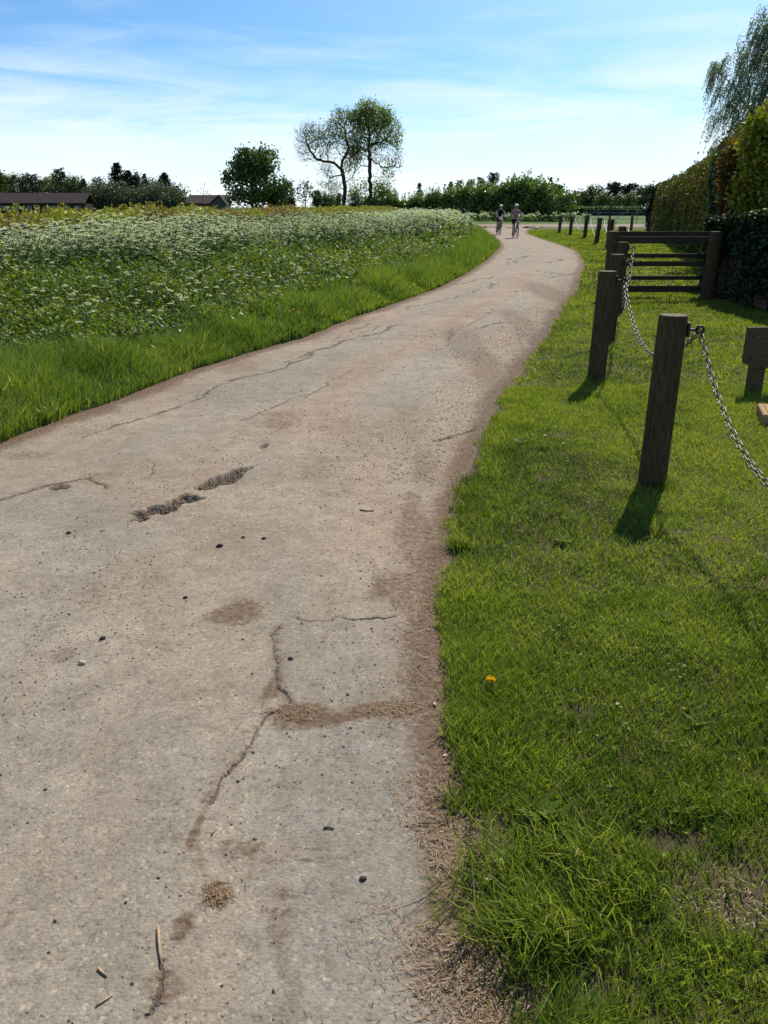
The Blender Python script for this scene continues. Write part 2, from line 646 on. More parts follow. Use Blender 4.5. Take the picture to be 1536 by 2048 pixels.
def road_mat():
    m, t, out = new_mat('old_tarmac')
    geo = N(t, 'ShaderNodeNewGeometry')
    P = geo.outputs['Position']
    mpn = N(t, 'ShaderNodeMapping')
    mpn.inputs['Rotation'].default_value = (0, 0, 0.3)
    mpn.inputs['Scale'].default_value = (1, 0.3, 1)
    L(t, P, mpn.inputs[0])
    n1 = noise(t, mpn.outputs[0], 1.6, 5, 0.6, 0.5)
    n2 = noise(t, P, 7.0, 5, 0.65)
    n3 = noise(t, P, 55.0, 3, 0.7)
    n4 = noise(t, P, 240.0, 2, 0.6)
    dirt, soil, crack, patch, hole = (attr(t, k) for k in ('dirt', 'soil', 'crack', 'patch', 'hole'))
    grey = ramp(t, n2, [(0.3, (0.212, 0.184, 0.143)), (0.7, (0.295, 0.256, 0.202))])
    tan = ramp(t, n2, [(0.3, (0.238, 0.182, 0.132)), (0.7, (0.334, 0.258, 0.192))])
    df = math_node(t, 'ADD', dirt, math_node(t, 'MULTIPLY', math_node(t, 'SUBTRACT', n1, 0.5), 2.6), True)
    c = mixc(t, df, grey, tan)
    # cooler newer patch
    c = mixc(t, math_node(t, 'MULTIPLY', patch, math_node(t, 'ADD', math_node(t, 'MULTIPLY', n2, 0.9), 0.12)), c, ramp(t, n2, [(0.3, (0.168, 0.152, 0.127)), (0.7, (0.230, 0.209, 0.178))]))
    # aggregate
    vo = N(t, 'ShaderNodeTexVoronoi')
    vo.inputs['Scale'].default_value = 95
    L(t, P, vo.inputs['Vector'])
    sp = ramp(t, vo.outputs['Color'], [(0.0, (0.50, 0.48, 0.46)), (0.30, (0.90, 0.89, 0.88)), (0.8, (1.10, 1.09, 1.07)), (1.0, (1.9, 1.83, 1.72))])
    c = mixc(t, 0.62, c, sp, 'MULTIPLY')
    sp2 = ramp(t, n3, [(0.27, (0.42, 0.38, 0.34)), (0.42, (0.95, 0.95, 0.95)), (0.62, (1.02, 1.02, 1.02)), (0.78, (1.35, 1.31, 1.25))])
    c = mixc(t, 0.85, c, sp2, 'MULTIPLY')
    n5 = noise(t, P, 20.0, 5, 0.75, 0.4)
    c = mixc(t, 0.9, c, ramp(t, n5, [(0.25, (0.58, 0.53, 0.48)), (0.44, (0.98, 0.97, 0.96)), (0.7, (1.08, 1.08, 1.08))]), 'MULTIPLY')
    c = mixc(t, 0.9, c, ramp(t, noise(t, P, 0.9, 4, 0.6, 0.6), [(0.3, (0.86, 0.83, 0.80)), (0.7, (1.10, 1.10, 1.10))]), 'MULTIPLY')
    # litter and soil
    sf = math_node(t, 'ADD', soil, math_node(t, 'MULTIPLY', math_node(t, 'SUBTRACT', noise(t, P, 30, 8, 0.85), 0.5), 2.6))
    sfr = N(t, 'ShaderNodeMapRange', interpolation_type='SMOOTHSTEP')
    sfr.inputs['From Min'].default_value = 0.25
    sfr.inputs['From Max'].default_value = 0.95
    L(t, sf, sfr.inputs['Value'])
    sm = math_node(t, 'MULTIPLY', sfr.outputs[0], math_node(t, 'MINIMUM', math_node(t, 'MULTIPLY', soil, 4.0), 1.0))
    soilc = ramp(t, n3, [(0.25, (0.055, 0.033, 0.020)), (0.6, (0.135, 0.086, 0.053)), (0.8, (0.22, 0.15, 0.10))])
    c = mixc(t, math_node(t, 'MULTIPLY', soil, 0.40), c, (0.190, 0.135, 0.092))
    c = mixc(t, math_node(t, 'MULTIPLY', sm, 0.88), c, soilc)
    cf_ = N(t, 'ShaderNodeMapRange', interpolation_type='SMOOTHSTEP')
    cf_.inputs['From Min'].default_value = 0.45
    cf_.inputs['From Max'].default_value = 0.62
    L(t, math_node(t, 'ADD', crack, math_node(t, 'MULTIPLY', math_node(t, 'SUBTRACT', noise(t, P, 5, 5, 0.75), 0.54), 1.7)), cf_.inputs['Value'])
    ckm = math_node(t, 'MULTIPLY', cf_.outputs[0], math_node(t, 'MINIMUM', math_node(t, 'MULTIPLY', crack, 5.0), 1.0))
    c = mixc(t, math_node(t, 'MULTIPLY', ckm, 0.75), c, (0.075, 0.058, 0.045))
    c = mixc(t, math_node(t, 'MULTIPLY', hole, 0.92), c, ramp(t, n3, [(0.3, (0.045, 0.030, 0.021)), (0.7, (0.135, 0.092, 0.062))]))
    p = N(t, 'ShaderNodeBsdfPrincipled')
    L(t, c, p.inputs['Base Color'])
    p.inputs['Roughness'].default_value = 0.82
    p.inputs['Specular IOR Level'].default_value = 0.06
    hsum = math_node(t, 'ADD', math_node(t, 'MULTIPLY', n4, 0.5), math_node(t, 'MULTIPLY', n3, 1.0))
    hsum = math_node(t, 'ADD', hsum, math_node(t, 'MULTIPLY', vo.outputs['Distance'], -0.6))
    hsum = math_node(t, 'SUBTRACT', hsum, math_node(t, 'MULTIPLY', ckm, 1.5))
    b = N(t, 'ShaderNodeBump')
    b.inputs['Strength'].default_value = 0.55
    b.inputs['Distance'].default_value = 0.006
    L(t, hsum, b.inputs['Height'])
    L(t, b.outputs[0], p.inputs['Normal'])
    L(t, p.outputs[0], out.inputs[0])
    return m


def soil_mat(name, a, b_, c_=None, scale=3.0):
    m, t, out = new_mat(name)
    geo = N(t, 'ShaderNodeNewGeometry')
    P = geo.outputs['Position']
    n1 = noise(t, P, scale, 6, 0.65)
    n2 = noise(t, P, scale * 18, 4, 0.7)
    c = ramp(t, n1, [(0.3, a), (0.7, b_)])
    if c_:
        c = mixc(t, ramp(t, n2, [(0.4, (0, 0, 0)), (0.65, (1, 1, 1))]), c, c_)
    p = N(t, 'ShaderNodeBsdfPrincipled')
    L(t, c, p.inputs['Base Color'])
    p.inputs['Roughness'].default_value = 0.95
    p.inputs['Specular IOR Level'].default_value = 0.1
    b = N(t, 'ShaderNodeBump')
    b.inputs['Strength'].default_value = 0.6
    b.inputs['Distance'].default_value = 0.02
    L(t, n2, b.inputs['Height'])
    L(t, b.outputs[0], p.inputs['Normal'])
    L(t, p.outputs[0], out.inputs[0])
    return m


M['road'] = road_mat()
M['lawn_soil'] = soil_mat('lawn_soil', (0.060, 0.050, 0.024), (0.085, 0.072, 0.030), (0.085, 0.058, 0.036), 2.0)
M['verge_soil'] = soil_mat('verge_soil', (0.03, 0.045, 0.012), (0.05, 0.07, 0.018), (0.055, 0.045, 0.028), 2.0)
M['field'] = soil_mat('field', (0.055, 0.095, 0.018), (0.08, 0.12, 0.024), None, 0.15)
M['track'] = soil_mat('track', (0.20, 0.15, 0.105), (0.28, 0.215, 0.155), (0.23, 0.18, 0.13), 0.8)

# ------------------------------------------------------------------ road edges as functions of depth
le_px = [(0, 893), (100, 852), (200, 815), (300, 778), (400, 738), (500, 707), (600, 680), (700, 640), (800, 605), (870, 580), (930, 550), (975, 520), (1000, 495), (996, 485), (975, 470), (955, 457), (945, 449)]
re_px = [(1015, 2048), (935, 1950), (905, 1830), (915, 1700), (890, 1560), (885, 1450), (872, 1330), (870, 1250), (887, 1150), (905, 1050), (928, 950), (962, 870), (1005, 800), (1045, 740), (1082, 690), (1112, 640), (1136, 603), (1152, 585), (1160, 555), (1168, 525), (1155, 503), (1115, 488), (1080, 477), (1056, 468), (1056, 460), (1090, 452)]
LE = np.array([gp(*p)[:2] for p in le_px])
RE = np.array([gp(*p)[:2] for p in re_px])
LE = np.vstack([[LE[0][0] - 0.32 * (LE[0][1] + 3), -3.0], LE])
RE = np.vstack([[0.50, -3.0], RE])
RE[:, 1] = np.maximum.accumulate(RE[:, 1] + np.arange(len(RE)) * 1e-4)
LE[:, 1] = np.maximum.accumulate(LE[:, 1] + np.arange(len(LE)) * 1e-4)


def xL(Y):
    return np.interp(Y, LE[:, 1], LE[:, 0])


def xR(Y):
    return np.interp(Y, RE[:, 1], RE[:, 0])


YJ = 70.0     # where the lane meets the cross track


def z_lawn(x, Y):
    d = x - xR(Y)
    s = sstep(0, 0.5, d)
    return 0.012 + s * (0.012 + 0.05 * (fbm(x * 0.9, Y * 0.9, 3, 3) - 0.35) * np.minimum(1, d)) + 0.018 * (vnoise(x * 5, Y * 5, 8) - 0.5) * s


def z_verge(x, Y):
    d = xL(Y) - x
    return 0.012 + 0.05 * sstep(0, 0.25, d) + 0.20 * sstep(0.2, 2.8, d) + 0.05 * (fbm(x * 0.8, Y * 0.8, 5, 3) - 0.5) * sstep(0, 1, d)


# ------------------------------------------------------------------ ground, road, lawn, verge
def plane_grid(xs, ys, zf):
    X, Y = np.meshgrid(xs, ys)
    Z = zf(X, Y)
    v = np.stack([X, Y, Z], -1).reshape(-1, 3)
    n, m = len(xs), len(ys)
    i = np.arange(m - 1)[:, None] * n + np.arange(n - 1)[None]
    q = np.stack([i, i + 1, i + n + 1, i + n], -1).reshape(-1, 4)
    return v, q


g = Geo()
v, q = plane_grid(np.linspace(-2500, 2500, 41), np.linspace(-300, 4000, 41), lambda x, y: np.full_like(x, -0.05))
g.add(v, [q])
tag(build('ground', g, M['field']), kind='structure')

# road sheet -------------------------------------------------------
rows_px = np.concatenate([np.linspace(2300, 2050, 40), np.arange(2048, 452, -1.7)])
Yr = np.array([gp(768, p)[1] for p in rows_px])
Yr = np.concatenate([[-3, -1.5, -0.5, 0.2, 0.6], Yr[Yr > 0.8], [72, 76, 80]])
NU = 430
U = np.linspace(0, 1, NU)
xl = xL(Yr) - 0.12
xr = xR(Yr) + 0.12
X = xl[:, None] * (1 - U) + xr[:, None] * U
YY = np.repeat(Yr[:, None], NU, 1)
P2 = np.stack([X.ravel(), YY.ravel()], 1)
dL = (X - xL(Yr)[:, None]).ravel()
dR = (xR(Yr)[:, None] - X).ravel()


def pl(*pts):
    return [gp(*p)[:2] for p in pts]


wob = 0.06 * (fbm(P2[:, 0] * 6, P2[:, 1] * 6, 21, 3) - 0.5)
wobc = (0.10 + 0.045 * P2[:, 1]) * (fbm(P2[:, 0] * 3.1, P2[:, 1] * 1.7, 23, 5) - 0.5)
wob2 = 0.05 * (fbm(P2[:, 0] * 14, P2[:, 1] * 14, 31, 3) - 0.5)


def line(pts, w):
    return 1 - sstep(0.0, 1.0, (seg_dist(P2 + np.stack([wob + wobc, wob2 + wobc], 1), pl(*pts))) / w)


crack = np.zeros(len(P2))
for pts, w in [
    ([(0, 1012), (90, 985), (150, 977), (232, 987)], 0.03), ([(168, 882), (300, 838), (425, 798), (470, 768), (560, 742), (625, 722)], 0.028),
    ([(470, 765), (545, 748), (612, 722), (680, 690), (740, 675), (792, 655)], 0.05), ([(560, 735), (640, 706), (700, 676), (770, 656)], 0.035),
    ([(830, 616), (880, 606), (912, 600), (945, 588)], 0.06), ([(700, 668), (760, 640), (820, 618), (850, 607)], 0.04),
    ([(915, 571), (960, 563), (992, 555)], 0.09), ([(945, 588), (980, 575), (1010, 560)], 0.06), ([(1010, 535), (1035, 520), (1050, 505)], 0.10), ([(1020, 520), (1060, 512)], 0.08),
    ([(560, 1268), (553, 1340), (558, 1390), (575, 1420)], 0.012), ([(545, 1440), (480, 1530), (420, 1590), (398, 1640)], 0.010),
    ([(965, 660), (985, 655), (1000, 650)], 0.06), ([(870, 890), (920, 875), (940, 868)], 0.03), ([(1100, 560), (1140, 548)], 0.12), ([(1085, 530), (1135, 520)], 0.12),
    ([(318, 960), (325, 940), (310, 920)], 0.018), ([(500, 850), (600, 800), (690, 750)], 0.02), ([(600, 1240), (700, 1248), (790, 1240)], 0.010),
    ([(330, 1950), (320, 1990), (300, 2040)], 0.012), ([(880, 700), (960, 640), (1040, 580)], 0.03)]:
    crack = np.maximum(crack, line(pts, w))

soil = np.zeros(len(P2))


def blob(px, py, rx, ry, k=1.0):
    """elliptic stain given by its extent on the photographed ground"""
    c = gp(px, py)[:2]
    ex = abs(gp(px + rx, py)[0] - c[0])
    ey = abs(gp(px, py - ry)[1] - c[1])
    d = np.hypot((P2[:, 0] - c[0] + wob * 1.5) / ex, (P2[:, 1] - c[1] + wob2 * 1.5) / ey)
    return k * (1 - sstep(0.45, 1.25, d))


for a in [(470, 1240, 60, 30, 0.75), (435, 1805, 40, 28, 1.0), (600, 1442, 70, 28, 0.95), (775, 1432, 120, 26, 0.85), (385, 1692, 16, 48, 0.8), (545, 1390, 22, 40, 0.8),
          (565, 850, 50, 26, 0.55), (850, 940, 40, 42, 0.55), (830, 1070, 50, 55, 0.6), (810, 1190, 50, 50, 0.6), (860, 1130, 30, 110, 0.75), (770, 1185, 35, 30, 0.7), (640, 1720, 130, 34, 0.42), (480, 1720, 60, 30, 0.55), (880, 1745, 40, 45, 0.7),
          (870, 1560, 25, 60, 0.8), (860, 1280, 30, 70, 0.75), (375, 1870, 25, 30, 0.8), (330, 2000, 50, 40, 0.6), (870, 1960, 50, 60, 0.55), (560, 1840, 40, 80, 0.5), (900, 1850, 50, 60, 0.8),
          (60, 920, 60, 12, 0.5), (210, 965, 40, 10, 0.5), (480, 740, 60, 16, 0.5), (930, 690, 50, 60, 0.5), (975, 740, 50, 60, 0.6), (1040, 650, 40, 40, 0.55), (130, 1330, 30, 20, 0.55), (640, 955, 50, 30, 0.4), (250, 1190, 150, 60, 0.35), (430, 1080, 110, 50, 0.35), (1100, 590, 50, 30, 0.6), (820, 840, 60, 40, 0.4)]:
    soil = np.maximum(soil, blob(*a))
en = 0.5 + fbm(P2[:, 0] * 3, P2[:, 1] * 3, 41, 3)
soil = np.maximum(soil, 0.95 * (1 - sstep(0.02, 0.20 + 0.16 * sstep(3.5, 8, P2[:, 1]), dR / en)))
soil = np.maximum(soil, 0.95 * (1 - sstep(0.05, 0.42, dL / en)))
dirt = 0.45 + 0.5 * sstep(4, 14, P2[:, 1]) + 0.25 * (1 - sstep(0.2, 0.8, dR)) - 0.55 * (1 - sstep(2.0, 4.2, P2[:, 1]))
dirt = dirt - 0.5 * blob(60, 1060, 200, 70) - 0.35 * blob(700, 800, 180, 30) - 0.6 * blob(1045, 520, 40, 30) - 0.4 * blob(560, 790, 160, 25) + 0.5 * blob(640, 830, 120, 60) + 0.4 * blob(700, 1050, 120, 120)
for pts, w, k in [([(560, 1268), (553, 1340), (558, 1390), (580, 1425)], 0.035, 0.55), ([(570, 1430), (640, 1450), (760, 1438), (870, 1395)], 0.05, 0.9), ([(545, 1440), (480, 1530), (420, 1590), (395, 1680), (392, 1760)], 0.016, 0.55), ([(440, 1790), (560, 1740), (650, 1720)], 0.025, 0.4),
                  ([(820, 1000), (800, 1080), (850, 1150), (830, 1230)], 0.08, 0.6), ([(880, 1400), (875, 1500), (890, 1600)], 0.05, 0.8), ([(0, 1012), (90, 985), (150, 977), (232, 987)], 0.07, 0.45), ([(550, 1850), (560, 1960), (600, 2040)], 0.03, 0.4)]:
    soil = np.maximum(soil, k * (1 - sstep(0.3, 1.3, seg_dist(P2 + np.stack([wob + wobc * 0.4, wob2 + wobc * 0.4], 1), pl(*pts)) / w)))
Ul = (dL - 0.0) / np.maximum(dL + dR, 0.1)
far_ = sstep(5, 9, P2[:, 1])
nzt = 0.6 + 0.8 * fbm(P2[:, 0] * 1.2, P2[:, 1] * 0.35, 811, 3)
dirt += far_ * nzt * (-0.9 * np.exp(-((Ul - 0.34) / 0.11) ** 2) - 0.8 * np.exp(-((Ul - 0.72) / 0.09) ** 2) + 0.35 * np.exp(-((Ul - 0.53) / 0.08) ** 2))
soil = np.maximum(soil, far_ * (0.42 * np.exp(-((Ul - 0.53) / 0.06) ** 2) + 0.5 * np.exp(-((Ul - 0.90) / 0.07) ** 2)) * (fbm(P2[:, 0] * 1.5, P2[:, 1] * 0.5, 813, 4) > 0.45) * nzt * 0.8)
patch = np.zeros(len(P2))


def inside(poly):
    x, y = P2[:, 0] + wob * 0.6, P2[:, 1] + wob2 * 0.6
    r = np.zeros(len(P2), bool)
    j = len(poly) - 1
    for i in range(len(poly)):
        xi, yi = poly[i]
        xj, yj = poly[j]
        c = ((yi > y) != (yj > y)) & (x < (xj - xi) * (y - yi) / (yj - yi + 1e-12) + xi)
        r ^= c
        j = i
    return r.astype(float)


patch = np.maximum(patch, 0.55 * inside(pl((560, 1262), (556, 1400), (600, 1432), (760, 1425), (840, 1395), (850, 1250), (700, 1245))))
patch = np.maximum(patch, 0.95 * inside(pl((600, 1480), (840, 1440), (885, 1560), (905, 1700), (880, 1830), (900, 1950), (980, 2060), (560, 2060), (540, 1850), (640, 1760), (520, 1640))))
patch = np.maximum(patch, 0.45 * inside(pl((0, 1015), (150, 985), (300, 1020), (250, 1080), (120, 1115), (0, 1120))))
hole = np.zeros(len(P2))
for a, b_, w in (((285, 1046), (375, 1012), 0.085), ((405, 988), (462, 966), 0.085), ((460, 966), (502, 948), 0.05), ((1075, 545), (1130, 552), 0.1)):
    d = seg_dist(P2, pl(a, b_)) + wob * 1.6 + wob2 * 1.8 + 0.10 * (fbm(P2[:, 0] * 20, P2[:, 1] * 20, 321, 4) - 0.5)
    hole = np.maximum(hole, 1 - sstep(w * 0.55, w * 0.85, d))
for a in [(530, 905, 12, 6), (120, 988, 26, 6)]:
    hole = np.maximum(hole, 0.8 * (blob(*a) > 0.5))
Z = 0.016 + 0.03 * (1 - np.minimum(1, np.abs(U - 0.5) * 2)[None, :] ** 2) * np.ones_like(X)
Z = Z.ravel() + 0.018 * (fbm(P2[:, 0] * 1.1, P2[:, 1] * 1.1, 51, 3) - 0.5) - hole * (0.034 + 0.022 * (vnoise(P2[:, 0] * 45, P2[:, 1] * 45, 61) - 0.5))
Z -= 0.010 * crack * (crack > 0.4)
Z += 0.006 * (soil > 0.4) * (vnoise(P2[:, 0] * 60, P2[:, 1] * 60, 71) - 0.3) * (P2[:, 1] < 9)
Z -= 0.028 * (1 - sstep(-0.12, 0.03, dR)) + 0.028 * (1 - sstep(-0.12, 0.03, dL))


def z_road(x, Y):
    u = (x - xL(Y) + 0.12) / (xR(Y) - xL(Y) + 0.24)
    return 0.016 + 0.03 * (1 - np.minimum(1, np.abs(u - 0.5) * 2) ** 2) + 0.018 * (fbm(x * 1.1, Y * 1.1, 51, 3) - 0.5)


g = Geo()
nR = len(Yr)
i = np.arange(nR - 1)[:, None] * NU + np.arange(NU - 1)[None]
q = np.stack([i, i + 1, i + NU + 1, i + NU], -1).reshape(-1, 4)
g.add(np.stack([P2[:, 0], P2[:, 1], Z], 1), [q])
tag(build('road', g, M['road'], smooth=True, extra=dict(dirt=dirt, soil=soil, crack=crack, patch=patch, hole=hole)), kind='structure')

# cross track at the bend
g = Geo()
ys = np.linspace(66, 92, 14)
us = np.linspace(0, 1, 40)
Xg = 4 + 55 * us[None] + 0 * ys[:, None]
Yg = ys[:, None] + 0.10 * (Xg - 8) * (Xg > 8) + 0.5 * np.sin(Xg * 0.7)
vv = np.stack([Xg, Yg, np.full_like(Xg, -0.03)], -1)
# let the track narrow to the right of the lane mouth
lo_cut = 66 + 13 * sstep(9.2, 13, Xg)
vv[..., 1] = lo_cut + (vv[..., 1] - 66) * (92 - lo_cut) / 26
n, m = len(us), len(ys)
i = np.arange(m - 1)[:, None] * n + np.arange(n - 1)[None]
g.add(vv.reshape(-1, 3), [np.stack([i, i + 1, i + n + 1, i + n], -1).reshape(-1, 4)])
tag(build('track', g, M['track']), kind='structure')

# lawn sheet and verge sheet
Yl = np.concatenate([np.linspace(-2, 1, 5), np.geomspace(1.2, 70, 200)])
off = np.concatenate([np.linspace(-0.02, 3, 70), np.geomspace(3.1, 26, 24)])
Xg = xR(Yl)[:, None] + off[None]
Yg = np.repeat(Yl[:, None], len(off), 1)
g = Geo()
n, m = len(off), len(Yl)
i = np.arange(m - 1)[:, None] * n + np.arange(n - 1)[None]
q = np.stack([i, i + 1, i + n + 1, i + n], -1).reshape(-1, 4)
g.add(np.stack([Xg, Yg, z_lawn(Xg, Yg)], -1).reshape(-1, 3), [q])
tag(build('lawn', g, M['lawn_soil'], smooth=True), kind='structure')
Yl = np.concatenate([np.linspace(-2, 3, 5), np.geomspace(3.4, 88, 120)])
off = np.concatenate([np.linspace(-0.02, 3, 40), np.geomspace(3.2, 30, 20)])
Xg = xL(Yl)[:, None] - off[None]
Yg = np.repeat(Yl[:, None], len(off), 1)
g = Geo()
n, m = len(off), len(Yl)
i = np.arange(m - 1)[:, None] * n + np.arange(n - 1)[None]
q = np.stack([i, i + n, i + n + 1, i + 1], -1).reshape(-1, 4)
g.add(np.stack([Xg, Yg, z_verge(Xg, Yg)], -1).reshape(-1, 3), [q])
tag(build('verge', g, M['verge_soil'], smooth=True), kind='structure')


# ------------------------------------------------------------------ lawn grass
def xmax_frame(Y):
    return 0.4655 * (CT * Y + ST * CAMH) + 1.5 + 0.03 * Y


def xmin_frame(Y):
    return -0.4655 * (CT * Y + ST * CAMH) - 1.8 - 0.03 * Y


soil_spots = [(*gp(1450, 1790)[:2], 0.16, 0.10), (*gp(1350, 1700)[:2], 0.12, 0.04), (*gp(960, 1700)[:2], 0.10, 0.12), (*gp(935, 1900)[:2], 0.10, 0.12), (*gp(1000, 2000)[:2], 0.12, 0.10), (*gp(1190, 1990)[:2], 0.09, 0.05),
              (*gp(1090, 970)[:2], 0.07, 0.05), (*gp(1350, 1075)[:2], 0.06, 0.05), (*gp(1440, 1090)[:2], 0.07, 0.05), (*gp(1090, 1100)[:2], 0.05, 0.04), (*gp(1120, 880)[:2], 0.08, 0.06), (*gp(1160, 1440)[:2], 0.06, 0.03), (*gp(1450, 1860)[:2], 0.15, 0.05)]


def lawn_mask(x, Y):
    k = np.ones_like(x)
    for (cx, cy, rx, ry) in soil_spots:
        d = np.hypot((x - cx) / rx, (Y - cy) / ry) + 0.5 * (fbm(x * 15, Y * 15, 77, 2) - 0.5)
        k *= 0.10 + 0.90 * sstep(0.45, 1.5, d)
    d = x - xR(Y) + 0.26 * (fbm(x * 3, Y * 3, 99, 3) - 0.55) + 0.07 * (fbm(x * 16, Y * 16, 98, 2) - 0.5)
    k *= sstep(-0.02, 0.05, d)
    return k


def scatter_lawn(n, Y0, Y1, xlim=1e9):
    out = []
    tot = 0
    while tot < n:
        Y = Y0 + (Y1 - Y0) * rng.random(n)
        a, b = xR(Y) - 0.05, np.minimum(xmax_frame(Y), xlim(Y) if callable(xlim) else xlim)
        wmax = np.max(b - a)
        x = a + rng.random(n) * wmax
        ok = (x < b) & (rng.random(n) < lawn_mask(x, Y))
        out.append(np.stack([x[ok], Y[ok]], 1))
        tot += ok.sum()
    P = np.concatenate(out)[:n]
    return P[:, 0], P[:, 1]


def lawn_limit(Y):
    # lawn ends at the tall hedge / wall
    return np.interp(Y, [0, 16, 16.01, 50, 70], [20, 20, 9.0, 17.5, 24])


def clump(x, Y, s, seed):
    return fbm(x * s, Y * s, seed, 3)


g = Geo()
for (n, Y0, Y1, h0, w0) in ((118000, 1.1, 3.4, 0.040, 0.0034), (150000, 3.4, 8.0, 0.038, 0.0042), (90000, 8.0, 18.0, 0.042, 0.010), (70000, 18, 66, 0.06, 0.035)):
    x, Y = scatter_lawn(n, Y0, Y1, lawn_limit)
    c = clump(x, Y, 2.6, 5)
    c2 = clump(x, Y, 0.9, 15)
    edge = 1 - sstep(0.05, 0.55, x - xR(Y))
    h = h0 * (0.45 + 0.9 * rng.random(n)) * (0.55 + 0.9 * c) * (1 + 0.45 * edge * (Y < 8))
    near = 1 - sstep(2.0, 3.2, Y)
    h *= 1 + 0.45 * near * np.clip(c - 0.3, 0, 1) * 2
    h = np.where(rng.random(n) < 0.03 * near, h * 1.6, h)
    rnd = np.clip(0.05 + 0.52 * rng.random(n) + 0.85 * (c2 - 0.38) + 0.75 * (clump(x, Y, 5.5, 25) - 0.45), 0, 0.90)
    rnd = np.clip(rnd - 0.16 * (1 - sstep(2.0, 4.2, Y)) + 0.07 * sstep(4.5, 8, Y), 0, 0.9)
    rnd = np.where(rng.random(n) < 0.045, 0.9 + 0.1 * rng.random(n), rnd)
    blades(g, np.stack([x, Y, z_lawn(x, Y) - 0.004], 1), h, w0 * (0.7 + 0.6 * rng.random(n)), 0.75, rnd=rnd)
# clover and daisy leaves lying in the sward
x, Y = scatter_lawn(9000, 1.1, 9.0, lawn_limit)
leaves(g, np.stack([x, Y, z_lawn(x, Y) + 0.008 + 0.014 * rng.random(len(x))], 1), 0.016 * (0.6 + rng.random(len(x))), 0.012, A=np.stack([rng.normal(size=len(x)), rng.normal(size=len(x)), 0.4 * rng.random(len(x))], 1), up=0.8, rnd=0.25 + 0.5 * rng.random(len(x)))
# broad leaved rosettes (plantain, dandelion) flat in the sward
nr = 70
x, Y = scatter_lawn(nr, 1.3, 9.0, lawn_limit)
m_ = 9
a_ = (np.arange(m_) * 2 * PI / m_)[None] + rng.random((nr, 1)) * 6 + rng.normal(size=(nr, m_)) * 0.25
ln_ = (0.03 + 0.035 * rng.random((nr, 1))) * (0.7 + 0.6 * rng.random((nr, m_)))
A = np.stack([np.cos(a_), np.sin(a_), 0.35 + 0.25 * rng.random((nr, m_))], -1)
C = np.stack([x, Y, z_lawn(x, Y) + 0.012], 1)[:, None] + A * ln_[..., None] * 0.55
leaves(g, C.reshape(-1, 3), ln_.ravel(), ln_.ravel() * 0.38, A=A.reshape(-1, 3), up=0.95, rnd=np.repeat(0.15 + 0.45 * rng.random(nr), m_))
# long tussock spilling towards the tarmac, bottom right
for (px, py, rx, ry, n, h0, azm) in ((1190, 1830, 0.42, 0.26, 3000, 0.10, 3.5), (1120, 1760, 0.30, 0.16, 900, 0.16, 3.5), (1100, 1900, 0.22, 0.10, 600, 0.17, 3.6), (1010, 1560, 0.12, 0.25, 2600, 0.058, 3.4), (925, 1105, 0.07, 0.10, 900, 0.09, 3.3), (1480, 1640, 0.20, 0.14, 2200, 0.055, 3.5), (975, 1420, 0.13, 0.16, 1800, 0.055, 3.2), (1330, 985, 0.10, 0.10, 500, 0.10, 1.0), (1180, 770, 0.14, 0.12, 600, 0.10, 1.5)):
    c = gp(px, py)
    a = rng.random(n) * 2 * PI
    r = np.sqrt(rng.random(n))
    x, Y = c[0] + rx * r * np.cos(a), c[1] + ry * r * np.sin(a)
    sub = (clump(x, Y, 9, 44) > 0.42) & (rng.random(n) < 1.15 - r)
    x, Y = x[sub], Y[sub]
    k = len(x)
    blades(g, np.stack([x, Y, z_lawn(x, Y) - 0.004], 1), h0 * (0.4 + 0.9 * rng.random(k)), 0.0034 * (0.7 + 0.6 * rng.random(k)), 1.3 * (0.3 + rng.random(k)), az=azm + rng.normal(size=k) * 1.0, rnd=np.where(rng.random(k) < 0.09, 0.9 + 0.1 * rng.random(k), 0.10 + 0.6 * rng.random(k)))
tag(build('lawn_grass', g, M['lawn_blade']), kind='stuff', label='short mown green grass covering the lawn beside the lane', cat='grass')

# dry stalks, clippings and needles along the lawn edge
g = Geo()
n = 10500
Y = 1.25 + 8 * rng.random(n) ** 1.6
x = xR(Y) + rng.normal(size=n) * 0.09 - 0.06
keep = fbm(x * 5, Y * 5, 123, 3) > 0.45
x, Y = x[keep], Y[keep]
extra = []
for (px, py, rx, ry, k) in ((435, 1805, 30, 22, 130), (790, 1432, 70, 20, 260), (595, 1445, 50, 16, 150), (885, 1735, 30, 40, 160), (960, 1930, 60, 90, 420), (880, 1690, 60, 20, 120), (830, 1070, 50, 60, 420), (815, 1190, 45, 55, 320), (850, 945, 40, 40, 260), (470, 1245, 50, 18, 130), (1450, 1830, 80, 60, 160)):
    c = gp(px, py)
    ex, ey = abs(gp(px + rx, py)[0] - c[0]), abs(gp(px, py - ry)[1] - c[1])
    extra.append(np.stack([c[0] + rng.normal(size=k) * ex * 0.6, c[1] + rng.normal(size=k) * ey * 0.6], 1))
extra = np.concatenate(extra)
x = np.concatenate([x, extra[:, 0]])
Y = np.concatenate([Y, extra[:, 1]])
n = len(x)
zb = np.where(x < xR(Y), z_road(x, Y), z_lawn(x, Y)) + 0.004 + 0.006 * rng.random(n)
leaves(g, np.stack([x, Y, zb], 1), 0.012 + 0.035 * rng.random(n) ** 2, 0.0022, A=np.stack([rng.normal(size=n), rng.normal(size=n), 0.15 * rng.normal(size=n)], 1), up=0.9)
tag(build('dry_grass_litter', g, M['dry_blade']), kind='stuff', label='brown dry grass clippings and needles along the ragged tarmac edge', cat='litter')

